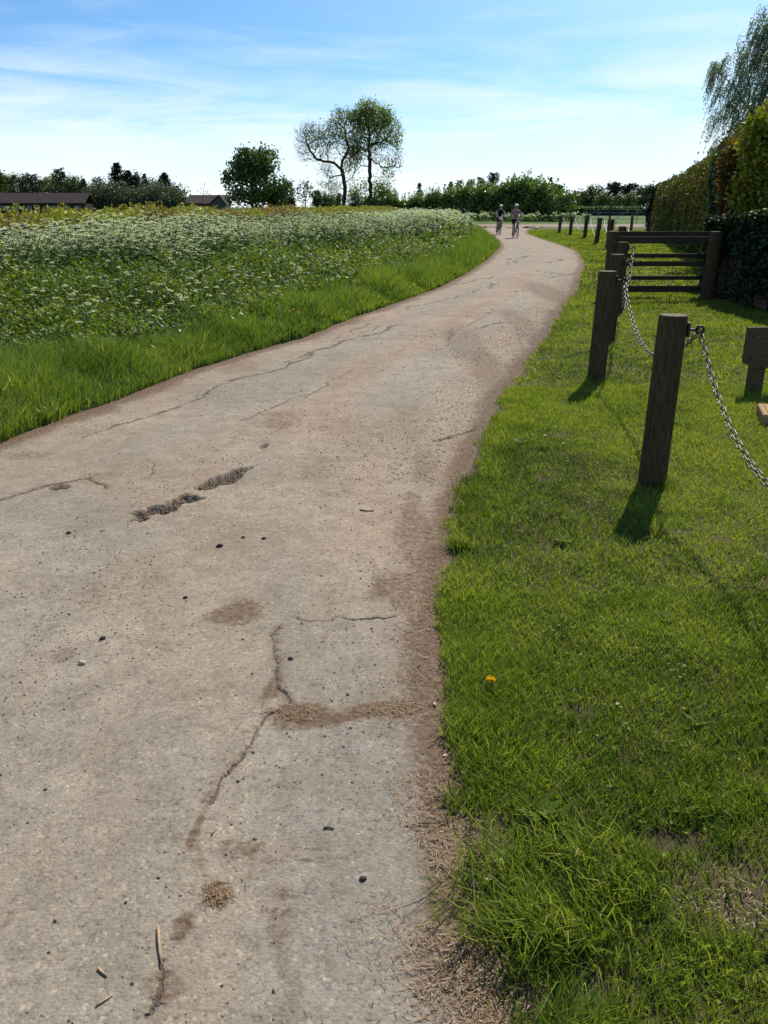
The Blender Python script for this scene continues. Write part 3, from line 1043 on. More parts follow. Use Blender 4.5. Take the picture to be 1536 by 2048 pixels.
# gravel --------------------------------------------------------------
OCT = np.array([[1, 0, 0], [-1, 0, 0], [0, 1, 0], [0, -1, 0], [0, 0, 1], [0, 0, -1]], float)
OCTF = np.array([[0, 2, 4], [2, 1, 4], [1, 3, 4], [3, 0, 4], [2, 0, 5], [1, 2, 5], [3, 1, 5], [0, 3, 5]])
CUB = np.array([[x, y, z] for x in (-1, 1) for y in (-1, 1) for z in (-1, 1)], float) * 0.72


def stones(g, P, s, rnd):
    n = len(P)
    V = OCT[None] * (0.65 + 0.5 * rng.random((n, 6, 1)))
    V = V * (s[:, None] * np.stack([0.8 + 0.6 * rng.random(n), 0.8 + 0.4 * rng.random(n), 0.5 + 0.3 * rng.random(n)], 1))[:, None]
    a = rng.random(n) * 2 * PI
    ca, sa = np.cos(a)[:, None], np.sin(a)[:, None]
    x = V[..., 0] * ca - V[..., 1] * sa
    y = V[..., 0] * sa + V[..., 1] * ca
    V = np.stack([x, y, V[..., 2]], -1) + P[:, None]
    f = (OCTF[None] + np.arange(n)[:, None, None] * 6).reshape(-1, 3)
    g.add(V.reshape(-1, 3), [f], np.repeat(rnd, 6))


g = Geo()
n = 15000
Y = 1.2 + 13 * rng.random(n) ** 1.5
x = xL(Y) + (xR(Y) - xL(Y)) * rng.random(n)
den = fbm(x * 1.3, Y * 0.8, 201, 3)
loose = np.exp(-((x - (xL(Y) * 0.35 + xR(Y) * 0.65)) / 0.5) ** 2)
keep = rng.random(n) < np.clip((den - 0.42) * 3.0 + 0.35 * loose, 0.06, 1)
x, Y = x[keep], Y[keep]
n = len(x)
s = 0.0022 + 0.0042 * rng.random(n) ** 3 + 0.0005 * Y * rng.random(n)
stones(g, np.stack([x, Y, z_road(x, Y) + s * 0.25], 1), s, rng.random(n) ** 1.3)
# clusters of dark grit towards the left foreground
for (px, py, rx, ry, k) in ((250, 1190, 150, 70, 420), (420, 1080, 120, 40, 160), (110, 1330, 110, 45, 170), (60, 1450, 80, 40, 80), (330, 1300, 160, 60, 120), (560, 1000, 130, 50, 90)):
    c = gp(px, py)
    ex, ey = abs(gp(px + rx, py)[0] - c[0]), abs(gp(px, py - ry)[1] - c[1])
    x, Y = c[0] + rng.normal(size=k) * ex * 0.7, c[1] + rng.normal(size=k) * ey * 0.7
    s = 0.0015 + 0.0042 * rng.random(k) ** 3
    stones(g, np.stack([x, Y, z_road(x, Y) + s * 0.2], 1), s, 0.05 + rng.random(k) * 0.65)
# band of chippings on the right margin further up the lane, and rubble in the potholes
n = 6000
Y = 5 + 16 * rng.random(n)
x = xR(Y) - np.abs(rng.normal(size=n)) * 0.42
s = 0.003 + 0.005 * rng.random(n)
stones(g, np.stack([x, Y, z_road(x, Y) + s * 0.2], 1), s, 0.15 + 0.7 * rng.random(n))
for a, b_, w in (((285, 1046), (375, 1012), 0.05), ((405, 988), (502, 948), 0.05)):
    n = 110
    A0, B0 = pl(a, b_)
    t = rng.random(n)
    P = A0[None] * (1 - t[:, None]) + B0[None] * t[:, None] + rng.normal(size=(n, 2)) * w * 0.7
    s = 0.004 + 0.010 * rng.random(n) ** 2
    stones(g, np.stack([P[:, 0], P[:, 1], z_road(P[:, 0], P[:, 1]) - 0.018], 1), s, rng.random(n) * 0.7)
tag(build('gravel', g, M['gravel']), kind='stuff', label='loose grit and chippings scattered on the old lane', cat='gravel')


# separate pebbles, twigs and dry leaves -------------------------------
def blobmesh(g, c, s, seed, flat=0.65):
    r = np.random.default_rng(seed)
    nu, nv = 8, 5
    V = [[0, 0, 1]]
    for iv in range(1, nv):
        for iu in range(nu):
            a, b = iu * 2 * PI / nu, iv * PI / nv
            V.append([math.sin(b) * math.cos(a), math.sin(b) * math.sin(a), math.cos(b)])
    V.append([0, 0, -1])
    V = np.array(V) * (0.75 + 0.4 * r.random((len(V), 1))) * np.array([1.2, 0.9, flat]) * s
    tri, qd = [], []
    for iu in range(nu):
        tri.append([0, 1 + iu, 1 + (iu + 1) % nu])
        b0 = 1 + (nv - 2) * nu
        tri.append([len(V) - 1, b0 + (iu + 1) % nu, b0 + iu])
        for iv in range(nv - 2):
            o = 1 + iv * nu
            qd.append([o + iu, o + nu + iu, o + nu + (iu + 1) % nu, o + (iu + 1) % nu])
    g.add(V + np.asarray(c), [np.array(qd), np.array(tri)])


for k, (px, py, s, mt, lab) in enumerate([
        (168, 1347, 0.014, 'pale_stone', 'pale rounded pebble lying on the gritty lane, lightest of the loose stones'),
        (582, 1331, 0.010, 'dark_stone', 'dark pebble lying inside the squarish tarmac patch'),
        (440, 1108, 0.016, 'dark_stone', 'black angular stone on the lane below the long potholes, biggest of the dark ones'),
        (529, 1092, 0.011, 'dark_stone', 'small dark stone right of the biggest black stone below the potholes'),
        (487, 1090, 0.010, 'dark_stone', 'small dark stone between the biggest black stone and the right one below the potholes'),
        (372, 1213, 0.010, 'dark_stone', 'dark stone left of the brown litter stain on the lane'),
        (140, 1083, 0.013, 'dark_stone', 'dark stone alone on the grey patch near the left edge'),
        (208, 1297, 0.012, 'dark_stone', 'dark stone above the pale rounded pebble'),
        (726, 1772, 0.009, 'dark_stone', 'small dark stone on the smooth grey patch near the lawn edge')]):
    p = gp(px, py)
    z = float(z_road(p[0], p[1]))
    g = Geo()
    blobmesh(g, (p[0], p[1], z + s * 0.35), s, 300 + k)
    tag(build('pebble', g, M[mt], smooth=False), lab, 'stone', 'single stones on the lane')


def twig(pts, r, mt, lab, fork=None):
    P = []
    for (px, py, dz) in pts:
        p = gp(px, py)
        zz_ = float(z_road(p[0], p[1])) if p[0] < xR(p[1]) else float(z_lawn(p[0], p[1]))
        P.append([p[0], p[1], zz_ + r * 0.8 + dz])
    g = Geo()
    tube(g, P, [r * (1 - 0.35 * i / (len(P) - 1)) for i in range(len(P))], 7)
    if fork:
        Q = [P[fork[0]]]
        for (px, py, dz) in fork[1]:
            p = gp(px, py)
            Q.append([p[0], p[1], P[fork[0]][2] + dz])
        tube(g, Q, r * 0.6, 5)
    tag(build('twig', g, M[mt], smooth=True), lab, 'twig', 'twigs lying on the lane')


twig([(319, 1876, 0), (321, 1905, 0.004), (323, 1930, 0.002), (327, 1952, 0)], 0.0042, 'twig', 'thick pale brown twig lying upright near the bottom left, longest on the tarmac')
twig([(200, 1960, 0), (208, 1968, 0.001), (217, 1976, 0)], 0.0036, 'twig', 'short stubby reddish twig left of the longest pale twig')
twig([(196, 2037, 0), (212, 2026, 0.002), (228, 2014, 0)], 0.0026, 'twig', 'thin pale twig at the very bottom of the lane')
twig([(808, 1666, 0), (840, 1660, 0.004), (875, 1661, 0.006), (915, 1668, 0.004)], 0.0022, 'dark_twig', 'thin dark twig reaching from the tarmac to the grass edge', fork=(2, [(905, 1650, 0.004)]))
twig([(434, 1796, 0), (442, 1812, 0.008), (448, 1828, 0)], 0.0022, 'twig', 'pale twig lying in the round brown litter stain')
twig([(720, 1031, 0), (735, 1033, 0.001), (748, 1032, 0)], 0.004, 'dark_twig', 'small dark twig lying across the middle of the lane')
twig([(424, 1690, 0), (430, 1683, 0.003), (437, 1674, 0)], 0.0022, 'twig', 'tiny pale twig beside the dark narrow stain')
twig([(648, 1672, 0), (656, 1670, 0.002), (668, 1673, 0)], 0.0034, 'dark_twig', 'curled dark scrap of bark on the smooth grey patch')


def dry_leaf(px, py, s, az, lab, z=0.012):
    p = gp(px, py)
    zz_ = (float(z_road(p[0], p[1])) if p[0] < xR(p[1]) else float(z_lawn(p[0], p[1])) + 0.018) + z * 0.6
    g = Geo()
    V, F = [], []
    for iu, t in enumerate(np.linspace(-1, 1, 7)):
        w = max(0.05, (1 - t * t) ** 0.7) * 0.5
        for jv in (-1, 0, 1):
            V.append([t * s, jv * w * s * (1 + 0.2 * math.sin(5 * t + jv)), abs(jv) * s * 0.35 * w + 0.25 * s * t * t])
    for iu in range(6):
        for jv in range(2):
            o = iu * 3 + jv
            F.append([o, o + 3, o + 4, o + 1])
    V = np.array(V)
    c, s_ = math.cos(az), math.sin(az)
    V = V @ np.array([[c, s_, 0], [-s_, c, 0], [0, 0, 1]]) + np.array([p[0], p[1], zz_])
    g.add(V, [np.array(F)], random.random())
    tag(build('dry_leaf', g, M['dry_leaf'], smooth=True), lab, 'leaf', 'fallen dry leaves')


for a in [(978, 1780, 0.014, 0.3, 'curled pinkish dry leaf on the bare soil at the lawn corner'), (1000, 1745, 0.012, 1.2, 'broken tan dry leaf above the pinkish one at the lawn corner'),
          (1232, 1434, 0.011, 0.8, 'tan dry leaf in the grass right of the dandelion'), (886, 1480, 0.012, 2.0, 'brown dry leaf on the lane edge below the litter heap'), (890, 1530, 0.012, 0.4, 'pale dry leaf on the lane edge beside thick grass'),
          (1090, 884, 0.018, 0.2, 'pale dry leaf on the lawn left of the nearest post'), (1028, 722, 0.03, 0.5, 'flat pale leaf on the gritty right margin of the lane'), (870, 1420, 0.012, 1.5, 'reddish dry leaf in the litter at the lawn edge'), (1126, 902, 0.014, 1.0, 'white scrap of leaf beside the dark tuft on the lawn')]:
    dry_leaf(*a)

# dandelion
p = gp(980, 1396)
e = thing('dandelion', 'single yellow dandelion flower at the lawn edge', 'flower', (p[0], p[1], float(z_lawn(p[0], p[1]))))
hd = np.array([p[0], p[1], e.location.z + 0.06])
g = Geo()
tube(g, [hd + [0.035, -0.03, -0.055], hd + [0.02, -0.015, -0.02], hd], 0.0018, 6)
build('stem', g, M['flower_stem'], e)
g = Geo()
k = 130
a = rng.random(k) * 2 * PI
el = rng.random(k) * 1.0
A = np.stack([np.cos(a) * np.cos(el), np.sin(a) * np.cos(el), np.sin(el) * 0.8], 1)
leaves(g, hd + A * 0.011, 0.018, 0.004, A=A, up=0.7)
build('flower_head', g, M['yellow'], e)

# ------------------------------------------------------------------ verge : tall grass, nettles, cow parsley


def hedge_x(Y):                     # centre line of the low hedge beyond the cow parsley
    return np.interp(Y, [-3, 8, 16, 30, 60, 100, 130], [-6.6, -6.7, -7.3, -6.8, -3.5, 0.3, 3])


def verge_band(n, Y0, Y1, d0, d1, pw=1.0):
    Y = Y0 + (Y1 - Y0) * rng.random(n) ** pw
    d = d0 + (d1 - d0) * rng.random(n)
    x = xL(Y) - d
    ok = (x > np.maximum(xmin_frame(Y), hedge_x(Y))) & (x < xmax_frame(Y))
    return x[ok], Y[ok], d[ok]


def gw(x, Y):                       # width of the grass fringe
    return 1.15 + 0.7 * (fbm(x * 0.5, Y * 0.5, 71, 2) - 0.5) + 0.45 * sstep(12, 30, Y)


g = Geo()
for (n, Y0, Y1, w0, h0, seg, pw) in ((150000, 4.5, 11, 0.0065, 0.30, 2, 1.0), (110000, 11, 24, 0.012, 0.34, 2, 1.0), (60000, 24, 84, 0.03, 0.40, 1, 1.2)):
    x, Y, d = verge_band(n, Y0, Y1, -0.04, 2.6, pw)
    k = rng.random(len(x)) < (1 - sstep(0.75, 1.3, d / gw(x, Y)) * 0.86)
    k &= (d + 0.14 * (fbm(x * 3, Y * 3, 88, 3) - 0.5)) > 0.0
    x, Y, d = x[k], Y[k], d[k]
    n2 = len(x)
    c = clump(x, Y, 1.8, 33)
    h = h0 * (0.4 + 0.75 * rng.random(n2)) * (0.25 + 1.5 * c) * (0.42 + 0.58 * sstep(0, 0.6, d))
    rnd = np.clip(0.10 + 0.45 * rng.random(n2) + 0.9 * (clump(x, Y, 0.9, 35) - 0.42), 0, 0.93)
    rnd = np.where(rng.random(n2) < 0.02, 1.0, rnd)
    blades(g, np.stack([x, Y, z_verge(x, Y) - 0.01], 1), h, w0 * (0.7 + 0.7 * rng.random(n2)), 0.55, rnd=rnd, seg=seg)
tag(build('verge_grass', g, M['verge_blade']), kind='stuff', label='tall bright green grass along the left edge of the lane', cat='grass')

# nettles and leafy cover
g = Geo()
for (n, Y0, Y1, s0) in ((24000, 5.0, 13, 0.050), (20000, 13, 26, 0.075), (16000, 26, 80, 0.15)):
    nst = n // 11
    Y = Y0 + (Y1 - Y0) * rng.random(nst)
    d = 0.75 + 5.5 * rng.random(nst) ** 1.15
    x = xL(Y) - d
    ok = (x > np.maximum(xmin_frame(Y), hedge_x(Y) + 0.2)) & (d > 0.75 * gw(x, Y))
    x, Y, d = x[ok], Y[ok], d[ok]
    top = (0.34 + 0.46 * sstep(0.8, 2.0, d)) * (0.15 + 1.7 * clump(x, Y, 1.1, 55))
    m = 11
    hh = rng.random((len(x), m)) ** 0.7
    C = np.stack([np.repeat(x, m), np.repeat(Y, m), np.repeat(z_verge(x, Y), m) + (top[:, None] * hh).ravel()], 1)
    k = len(C)
    a = rng.random(k) * 2 * PI
    A = np.stack([np.cos(a), np.sin(a), -0.25 + 0.4 * rng.normal(size=k)], 1)
    C = C + A * s0 * 0.7
    rr = np.clip(np.repeat(clump(x, Y, 0.9, 66), m) * 1.8 - 0.55 + 0.4 * rng.random(k), 0, 1)
    leaves(g, C, s0 * (0.7 + 0.7 * rng.random(k)), s0 * 0.55 * (0.7 + 0.5 * rng.random(k)), A=A, up=0.65, rnd=rr)
mi = 0
for (nm, Y0, Y1, lv, s0, k_) in ((420, 5.2, 13, 190, 0.055, 1.0), (420, 13, 26, 110, 0.085, 1.1), (300, 26, 70, 60, 0.16, 1.2)):
    Y = Y0 + (Y1 - Y0) * rng.random(nm)
    d = 0.9 + 4.6 * rng.random(nm) ** 1.2
    x = xL(Y) - d
    ok = (x > np.maximum(xmin_frame(Y), hedge_x(Y) + 0.3)) & (d > 0.85 * gw(x, Y))
    x, Y, d = x[ok], Y[ok], d[ok]
    n_ = len(x)
    R_ = (0.22 + 0.26 * rng.random(n_)) * k_
    H_ = (0.38 + 0.42 * rng.random(n_)) * (0.55 + 0.45 * sstep(0.8, 2.2, d))
    D = rdir(n_ * lv).reshape(n_, lv, 3)
    D[..., 2] = np.abs(D[..., 2])
    rr_ = 0.75 + 0.3 * rng.random((n_, lv, 1))
    C = np.stack([x, Y, z_verge(x, Y)], 1)[:, None] + D * rr_ * np.stack([R_, R_, H_], 1)[:, None]
    C = C.reshape(-1, 3)
    A = D.reshape(-1, 3) * np.array([1, 1, -0.1]) + 0.55 * rdir(n_ * lv)
    tone = np.clip(np.repeat(0.15 + 0.6 * rng.random(n_), lv) + 0.35 * (rng.random(n_ * lv) - 0.3), 0, 1)
    leaves(g, C, s0 * (0.7 + 0.8 * rng.random(len(C))), s0 * 0.6 * (0.7 + 0.5 * rng.random(len(C))), A=A, up=0.7, rnd=tone)
tag(build('nettle_patch', g, M['nettle']), kind='stuff', label='dark leafy nettles and undergrowth between the grass fringe and the white flowers', cat='undergrowth')


# cow parsley ---------------------------------------------------------
HEX = np.array([[math.cos(a), math.sin(a), 0] for a in np.arange(6) * PI / 3])


def umbels(g, C, R, fine, rnd0=0.0):
    """flat-topped white flower heads, each of several little tufts"""
    n = len(C)
    if fine:
        m = 9
        a = np.arange(m) * 2 * PI / (m - 1)
        off = np.stack([np.cos(a), np.sin(a), np.zeros(m)], 1)
        off[-1] = 0
        off[:, 2] = -0.28 * np.hypot(off[:, 0], off[:, 1])
        off = off[None] * (R * 0.72)[:, None, None] * (0.75 + 0.5 * rng.random((n, m, 1)))
        ta = rng.random((n, 1)) * 2 * PI
        tl = 0.35 * rng.random((n, 1))
        off[..., 2] += off[..., 0] * np.cos(ta) * tl + off[..., 1] * np.sin(ta) * tl
        cc = (C[:, None] + off).reshape(-1, 3)
        r = np.repeat(R, m) * (0.24 + 0.14 * rng.random(n * m))
        k = n * m
    else:
        cc, r, k = C, R * 0.95, n
    rot = rng.random(k) * PI
    hx = np.stack([np.cos(rot)[:, None] * HEX[:, 0] - np.sin(rot)[:, None] * HEX[:, 1], np.sin(rot)[:, None] * HEX[:, 0] + np.cos(rot)[:, None] * HEX[:, 1], np.zeros((k, 6))], -1)
    tx, ty = rng.normal(size=k) * 0.3, rng.normal(size=k) * 0.3
    hx[..., 2] = hx[..., 0] * tx[:, None] + hx[..., 1] * ty[:, None]
    hx *= (0.8 + 0.4 * rng.random((k, 6, 1)))
    v = cc[:, None] + hx * r[:, None, None]
    # dome : add a centre vertex above
    top = cc + np.array([0, 0, 1.0]) * (r * 0.35)[:, None]
    V = np.concatenate([v, top[:, None]], 1).reshape(-1, 3)
    i = np.arange(k)[:, None, None] * 7
    tri = np.array([[j, (j + 1) % 6, 6] for j in range(6)])[None]
    g.add(V, [(i + tri).reshape(-1, 3)], np.repeat(np.clip(rng.random(k), 0, 1), 7))


def stem_ribbons(g, A, B, w, mid=None):
    n = len(A)
    rnd = np.repeat(rng.random(n), 6)
    d = nrm(B - A)
    r = rdir(n)
    s = nrm(np.cross(d, r)) * w[:, None]
    t = np.cross(d, s)
    V = np.stack([A + s, A - s * 0.5 + t * 0.87, A - s * 0.5 - t * 0.87, B + s * 0.6, B - s * 0.3 + t * 0.5, B - s * 0.3 - t * 0.5], 1).reshape(-1, 3)
    i = np.arange(n)[:, None, None] * 6
    q = np.array([[0, 1, 4, 3], [1, 2, 5, 4], [2, 0, 3, 5]])[None]
    g.add(V, [(i + q).reshape(-1, 4)], rnd)


def parsley_mass(gF, gS, gL, x, Y, fine, hsc=1.0):
    n = len(x)
    z0 = z_verge(x, Y)
    h = (0.80 + 0.35 * rng.random(n)) * hsc * (0.70 + 0.56 * clump(x, Y, 0.7, 91))
    base = np.stack([x, Y, z0], 1)
    lean = rng.normal(size=(n, 2)) * 0.10
    top = base + np.stack([lean[:, 0], lean[:, 1], h * 0.8], 1)
    w = np.full(n, 0.0035) + 0.00022 * Y
    stem_ribbons(gS, base, top, w)
    nu = 9 if fine else 7
    a = rng.random((n, nu)) * 2 * PI
    rr = (0.05 + 0.22 * rng.random((n, nu))) * (0.8 + 0.4 * hsc)
    start = base[:, None] + (top - base)[:, None] * (0.7 + 0.28 * rng.random((n, nu, 1)))
    C = start + np.stack([rr * np.cos(a), rr * np.sin(a), h[:, None] * (0.12 + 0.25 * rng.random((n, nu)))], -1)
    C = C.reshape(-1, 3)
    stem_ribbons(gS, start.reshape(-1, 3), C, np.repeat(w, nu) * 0.6)
    umbels(gF, C, 0.024 + 0.016 * rng.random(len(C)) + 0.0005 * np.repeat(Y, nu) * (0 if fine else 1), fine)
    m = 12
    Cl = np.repeat(base, m, 0) + np.stack([rng.normal(size=n * m) * 0.17, rng.normal(size=n * m) * 0.17, np.repeat(h, m) * (0.1 + 0.72 * rng.random(n * m))], 1)
    leaves(gL, Cl, 0.05 + 0.05 * rng.random(n * m) + np.repeat(Y, m) * 0.001, 0.022 + np.repeat(Y, m) * 0.0006, up=0.5)


gF, gS, gL = Geo(), Geo(), Geo()
for (n, Y0, Y1, fine) in ((2600, 6.5, 17, True), (3300, 17, 36, True), (2600, 36, 88, False)):
    Y = Y0 + (Y1 - Y0) * rng.random(n)
    wmax = 7.2
    d = wmax * rng.random(n)
    x = xL(Y) - d
    dmin = 2.7 + 1.3 * (fbm(x * 0.35, Y * 0.35, 404, 3) - 0.5) + 1.2 * (1 - sstep(9, 15, Y)) - 0.9 * sstep(15, 30, Y) - 0.8 * sstep(30, 50, Y)
    dens = sstep(dmin, dmin + 1.1, d) * (0.35 + 0.65 * sstep(0.38, 0.56, fbm(x * 0.5, Y * 0.4, 405, 3)))
    ok = (x > np.maximum(xmin_frame(Y), hedge_x(Y) + 0.4)) & (rng.random(n) < dens)
    x, Y, d = x[ok], Y[ok], d[ok]
    parsley_mass(gF, gS, gL, x, Y, fine)
n = 420
n = 240
x = rng.uniform(9, 27, n)
Y = 108 + rng.normal(size=n) * 1.6 - 0.12 * (x - 9)
ok = (x < 25.5) & (fbm(x * 0.6, Y * 0.3, 909, 2) > 0.45)
parsley_mass(gF, gS, gL, x[ok], Y[ok], False, 0.85)
nF = len(gF.f)
# one object: three materials
gall = Geo()
for gi, mi in ((gF, 0), (gS, 1), (gL, 2)):
    off_ = gall.n
    gall.v += gi.v
    gall.at += gi.at
    gall.f += [(f + off_, mi) for f, _ in gi.f]
    gall.n += gi.n
tag(build('cow_parsley_drift', gall, [M['petal'], M['parsley_stem'], M['parsley_leaf']]), kind='stuff', label='drift of white cow parsley filling the verge up to the hedge', cat='wildflowers')

# individual cow parsley standing in front of the drift
protos = []
for k in range(3):
    e = thing('cow_parsley', 'white cow parsley plant standing out in the green undergrowth before the drift', 'wildflower', (0, 0, 0), 'cow parsley plants in front of the drift')
    h = 0.74 + 0.07 * k
    gs = Geo()
    top = np.array([0.03 * k - 0.03, 0.02, h * 0.8])
    tube(gs, [[0, 0, -0.02], top * 0.5 + [0.01, 0, 0], top], [0.005, 0.004, 0.003], 5)
    heads = []
    for j in range(6):
        a = j * 1.05 + k
        st = top * (0.6 + 0.07 * j)
        en = st + np.array([0.13 * math.cos(a), 0.13 * math.sin(a), h * (0.16 + 0.05 * (j % 3))])
        tube(gs, [st, (st + en) / 2 + [0.02 * math.cos(a), 0.02 * math.sin(a), -0.01], en], [0.003, 0.0025, 0.002], 4)
        heads.append(en)
    build('stem', gs, M['parsley_stem'], e)
    gl_ = Geo()
    C = np.stack([rng.normal(size=40) * 0.14, rng.normal(size=40) * 0.14, h * (0.1 + 0.5 * rng.random(40))], 1)
    leaves(gl_, C, 0.07, 0.03, up=0.5)
    build('foliage', gl_, M['parsley_leaf'], e)
    for hpt in heads:
        gf = Geo()
        umbels(gf, np.array([hpt]), np.array([0.036]), True)
        build('flower_head', gf, M['petal'], e)
    protos.append(e)
spots_px = [(95, 600), (170, 600), (222, 622), (335, 590), (395, 575), (470, 575), (560, 585), (240, 575), (60, 570), (620, 560), (580, 600), (680, 550), (345, 555), (720, 535), (115, 560)]
first = [True] * 3
for k, (px, py) in enumerate(spots_px):
    p = gp(px, py, 0.72)
    if xL(p[1]) - p[0] < 0.6:
        p[0] = xL(p[1]) - 0.7
    loc = (p[0], p[1], float(z_verge(p[0], p[1])))
    j = k % 3
    if first[j]:
        protos[j].location = loc
        protos[j].rotation_euler = (0, 0, k * 1.3)
        first[j] = False
    else:
        dup(protos[j], loc, k * 1.3)

# buttercups
for (px, py) in ((580, 632), (588, 628), (555, 616), (596, 634)):
    p = gp(px, py, 0.30)
    e = thing('buttercup', 'yellow buttercup in the tall verge grass beside the lane', 'flower', (p[0], p[1], float(z_verge(p[0], p[1]))), 'buttercups in the verge grass')
    top = np.array([p[0], p[1], 0.36])
    g = Geo()
    tube(g, [[p[0], p[1], e.location.z], top], 0.003, 5)
    build('stem', g, M['flower_stem'], e)
    g = Geo()
    a = np.arange(7) * 2 * PI / 7
    A = np.stack([np.cos(a), np.sin(a), np.full(7, 0.5)], 1)
    leaves(g, top + A * 0.010, 0.024, 0.02, A=A, up=0.9)
    build('flower_head', g, M['yellow'], e)


# ------------------------------------------------------------------ hedges
def hedge_shell(path, width, hfun, n, s, zf=None, rough=0.25, seed=0, colmod=0.0):
    """leaves over a hedge body that follows path; returns centres and normals"""
    path = np.asarray(path, float)
    segl = np.hypot(*np.diff(path, axis=0).T)
    cum = np.concatenate([[0], np.cumsum(segl)])
    t = rng.random(n) * cum[-1]
    x = np.interp(t, cum, path[:, 0])
    y = np.interp(t, cum, path[:, 1])
    i = np.clip(np.searchsorted(cum, t) - 1, 0, len(segl) - 1)
    tg = nrm(np.diff(path, axis=0))[i]
    nm = np.stack([tg[:, 1], -tg[:, 0]], 1)
    w = np.interp(t, cum, np.broadcast_to(width, (len(path),))) / 2
    H = np.array([hfun(a) for a in np.linspace(0, cum[-1], 200)])
    h = np.interp(t, np.linspace(0, cum[-1], 200), H)
    per = 2 * h + 2 * w
    u = rng.random(n) * per
    side = np.where(u < h, -1.0, np.where(u > h + 2 * w, 1.0, 0.0))
    zc = np.where(u < h, u, np.where(u > h + 2 * w, per - u, h))
    of = np.where(side == 0, u - h - w, side * w)
    # rounded shoulder and bulges
    nz = fbm(t * 1.1, zc * 1.1 + side * 7, seed, 3) - 0.5
    pil = np.sin(t * 2 * PI / 1.9 + side) * colmod
    blg = rough * nz * 2 + pil
    sh = sstep(0.7, 1.0, zc / h)
    of = of + side * blg - side * 0.25 * w * sh ** 2
    zc = zc + np.where(side == 0, blg - 0.18 * w * (np.abs(of) / np.maximum(w, .01)) ** 2, 0)
    ins = -np.abs(rng.normal(size=n)) * s * 0.8
    of = of + side * ins
    zc = np.maximum(0.02, zc + np.where(side == 0, ins, 0))
    ne = n // 18
    if ne:
        # leaves closing both ends
        lastend = rng.random(ne) < 0.5
        k_ = np.where(lastend, n - 1, 0)
        tt_ = np.where(lastend, cum[-1], 0.0)
        he = np.interp(tt_, np.linspace(0, cum[-1], 200), H)
        we = np.interp(tt_, cum, np.broadcast_to(width, (len(path),))) / 2
        sel = rng.choice(n, ne, replace=False)
        dd = np.abs(rng.normal(size=ne)) * 0.35
        tv = np.where(lastend[:, None], nrm(np.diff(path, axis=0))[-1], -nrm(np.diff(path, axis=0))[0])
        pe = np.where(lastend[:, None], path[-1], path[0])
        oe = (rng.random(ne) * 2 - 1) * we
        ze = rng.random(ne) * he * (1 - 0.12 * (oe / we) ** 2)
        nv_ = np.stack([tv[:, 1], -tv[:, 0]], 1)
        x[sel] = pe[:, 0] - tv[:, 0] * dd + nv_[:, 0] * oe
        y[sel] = pe[:, 1] - tv[:, 1] * dd + nv_[:, 1] * oe
        of[sel] = 0
        zc[sel] = ze
    C = np.stack([x + nm[:, 0] * of, y + nm[:, 1] * of, zc + (0 if zf is None else zf)], 1)
    Nn = np.stack([nm[:, 0] * side, nm[:, 1] * side, np.where(side == 0, 1.0, 0.25)], 1)
    return C, nrm(Nn), t


def hedge_core(g, path, width, hfun, shrink=0.25, z0=0.0):
    path = np.asarray(path, float)
    segl = np.hypot(*np.diff(path, axis=0).T)
    cum = np.concatenate([[0], np.cumsum(segl)])
    ts = np.linspace(0, cum[-1], max(8, int(cum[-1] / 0.8)))
    x = np.interp(ts, cum, path[:, 0])
    y = np.interp(ts, cum, path[:, 1])
    tg = nrm(np.stack([np.gradient(x), np.gradient(y)], 1))
    nm = np.stack([tg[:, 1], -tg[:, 0]], 1)
    w = np.maximum(0.12, np.interp(ts, cum, np.broadcast_to(width, (len(path),))) / 2 - shrink)
    h = np.array([hfun(a) for a in ts]) - shrink
    prof = [(-1, 0), (-1, 0.8), (-0.6, 1), (0.6, 1), (1, 0.8), (1, 0)]
    ed = np.minimum(ts, cum[-1] - ts)
    k_ = np.sqrt(np.clip((ed - 0.3) / 1.6, 0.004, 1))
    w, h = w * k_, h * (0.35 + 0.65 * k_)
    V = np.stack([np.stack([x + nm[:, 0] * w * a, y + nm[:, 1] * w * a, z0 + h * b], 1) for a, b in prof], 1)
    m = len(prof)
    n = len(ts)
    i = np.arange(n - 1)[:, None] * m + np.arange(m - 1)[None]
    q = np.stack([i, i + 1, i + m + 1, i + m], -1).reshape(-1, 4)
    g.add(V.reshape(-1, 3), [q, np.arange(m)[::-1][None], (np.arange(m) + (n - 1) * m)[None]])


def make_hedge(name, label, path, width, hfun, n, s, mat, z0=0.0, rough=0.25, seed=0, colmod=0.0, shoots=0, shoot_h=0.5, shoot_mat=None, aspect=0.5):
    e = thing(name, label, 'hedge', (path[0][0], path[0][1], z0))
    C, Nn, t = hedge_shell(path, width, hfun, n, s, z0, rough, seed, colmod)
    A = nrm(Nn * 0.5 + rdir(len(C)) + np.array([0, 0, 0.5]))
    g = Geo()
    leaves(g, C, s * (0.7 + 0.8 * rng.random(len(C))), s * aspect * (0.7 + 0.6 * rng.random(len(C))), A=A)
    if shoots:
        sel = np.where((Nn[:, 2] > 0.9))[0]
        sel = rng.choice(sel, shoots)
        for c in C[sel]:
            hh = shoot_h * (0.3 + 0.9 * rng.random())
            m = 14
            tt = rng.random(m)
            cc = c + np.stack([0.10 * rng.normal(size=m), 0.10 * rng.normal(size=m), hh * tt], 1) * np.array([1 + hh, 1 + hh, 1])
            cc[:, :2] = c[:2] + (cc[:, :2] - c[:2]) * (1.2 - tt[:, None])
            leaves(g, cc, s * (0.6 + 0.6 * rng.random(m)), s * 0.45, A=rdir(m) + np.array([0, 0, 1.0]))
    build('foliage', g, M[mat], e)
    g = Geo()
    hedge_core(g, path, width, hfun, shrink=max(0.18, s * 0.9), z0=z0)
    build('dark_core', g, M['inner'], e)  # solid dark hull added to block light inside the hedge
    return e


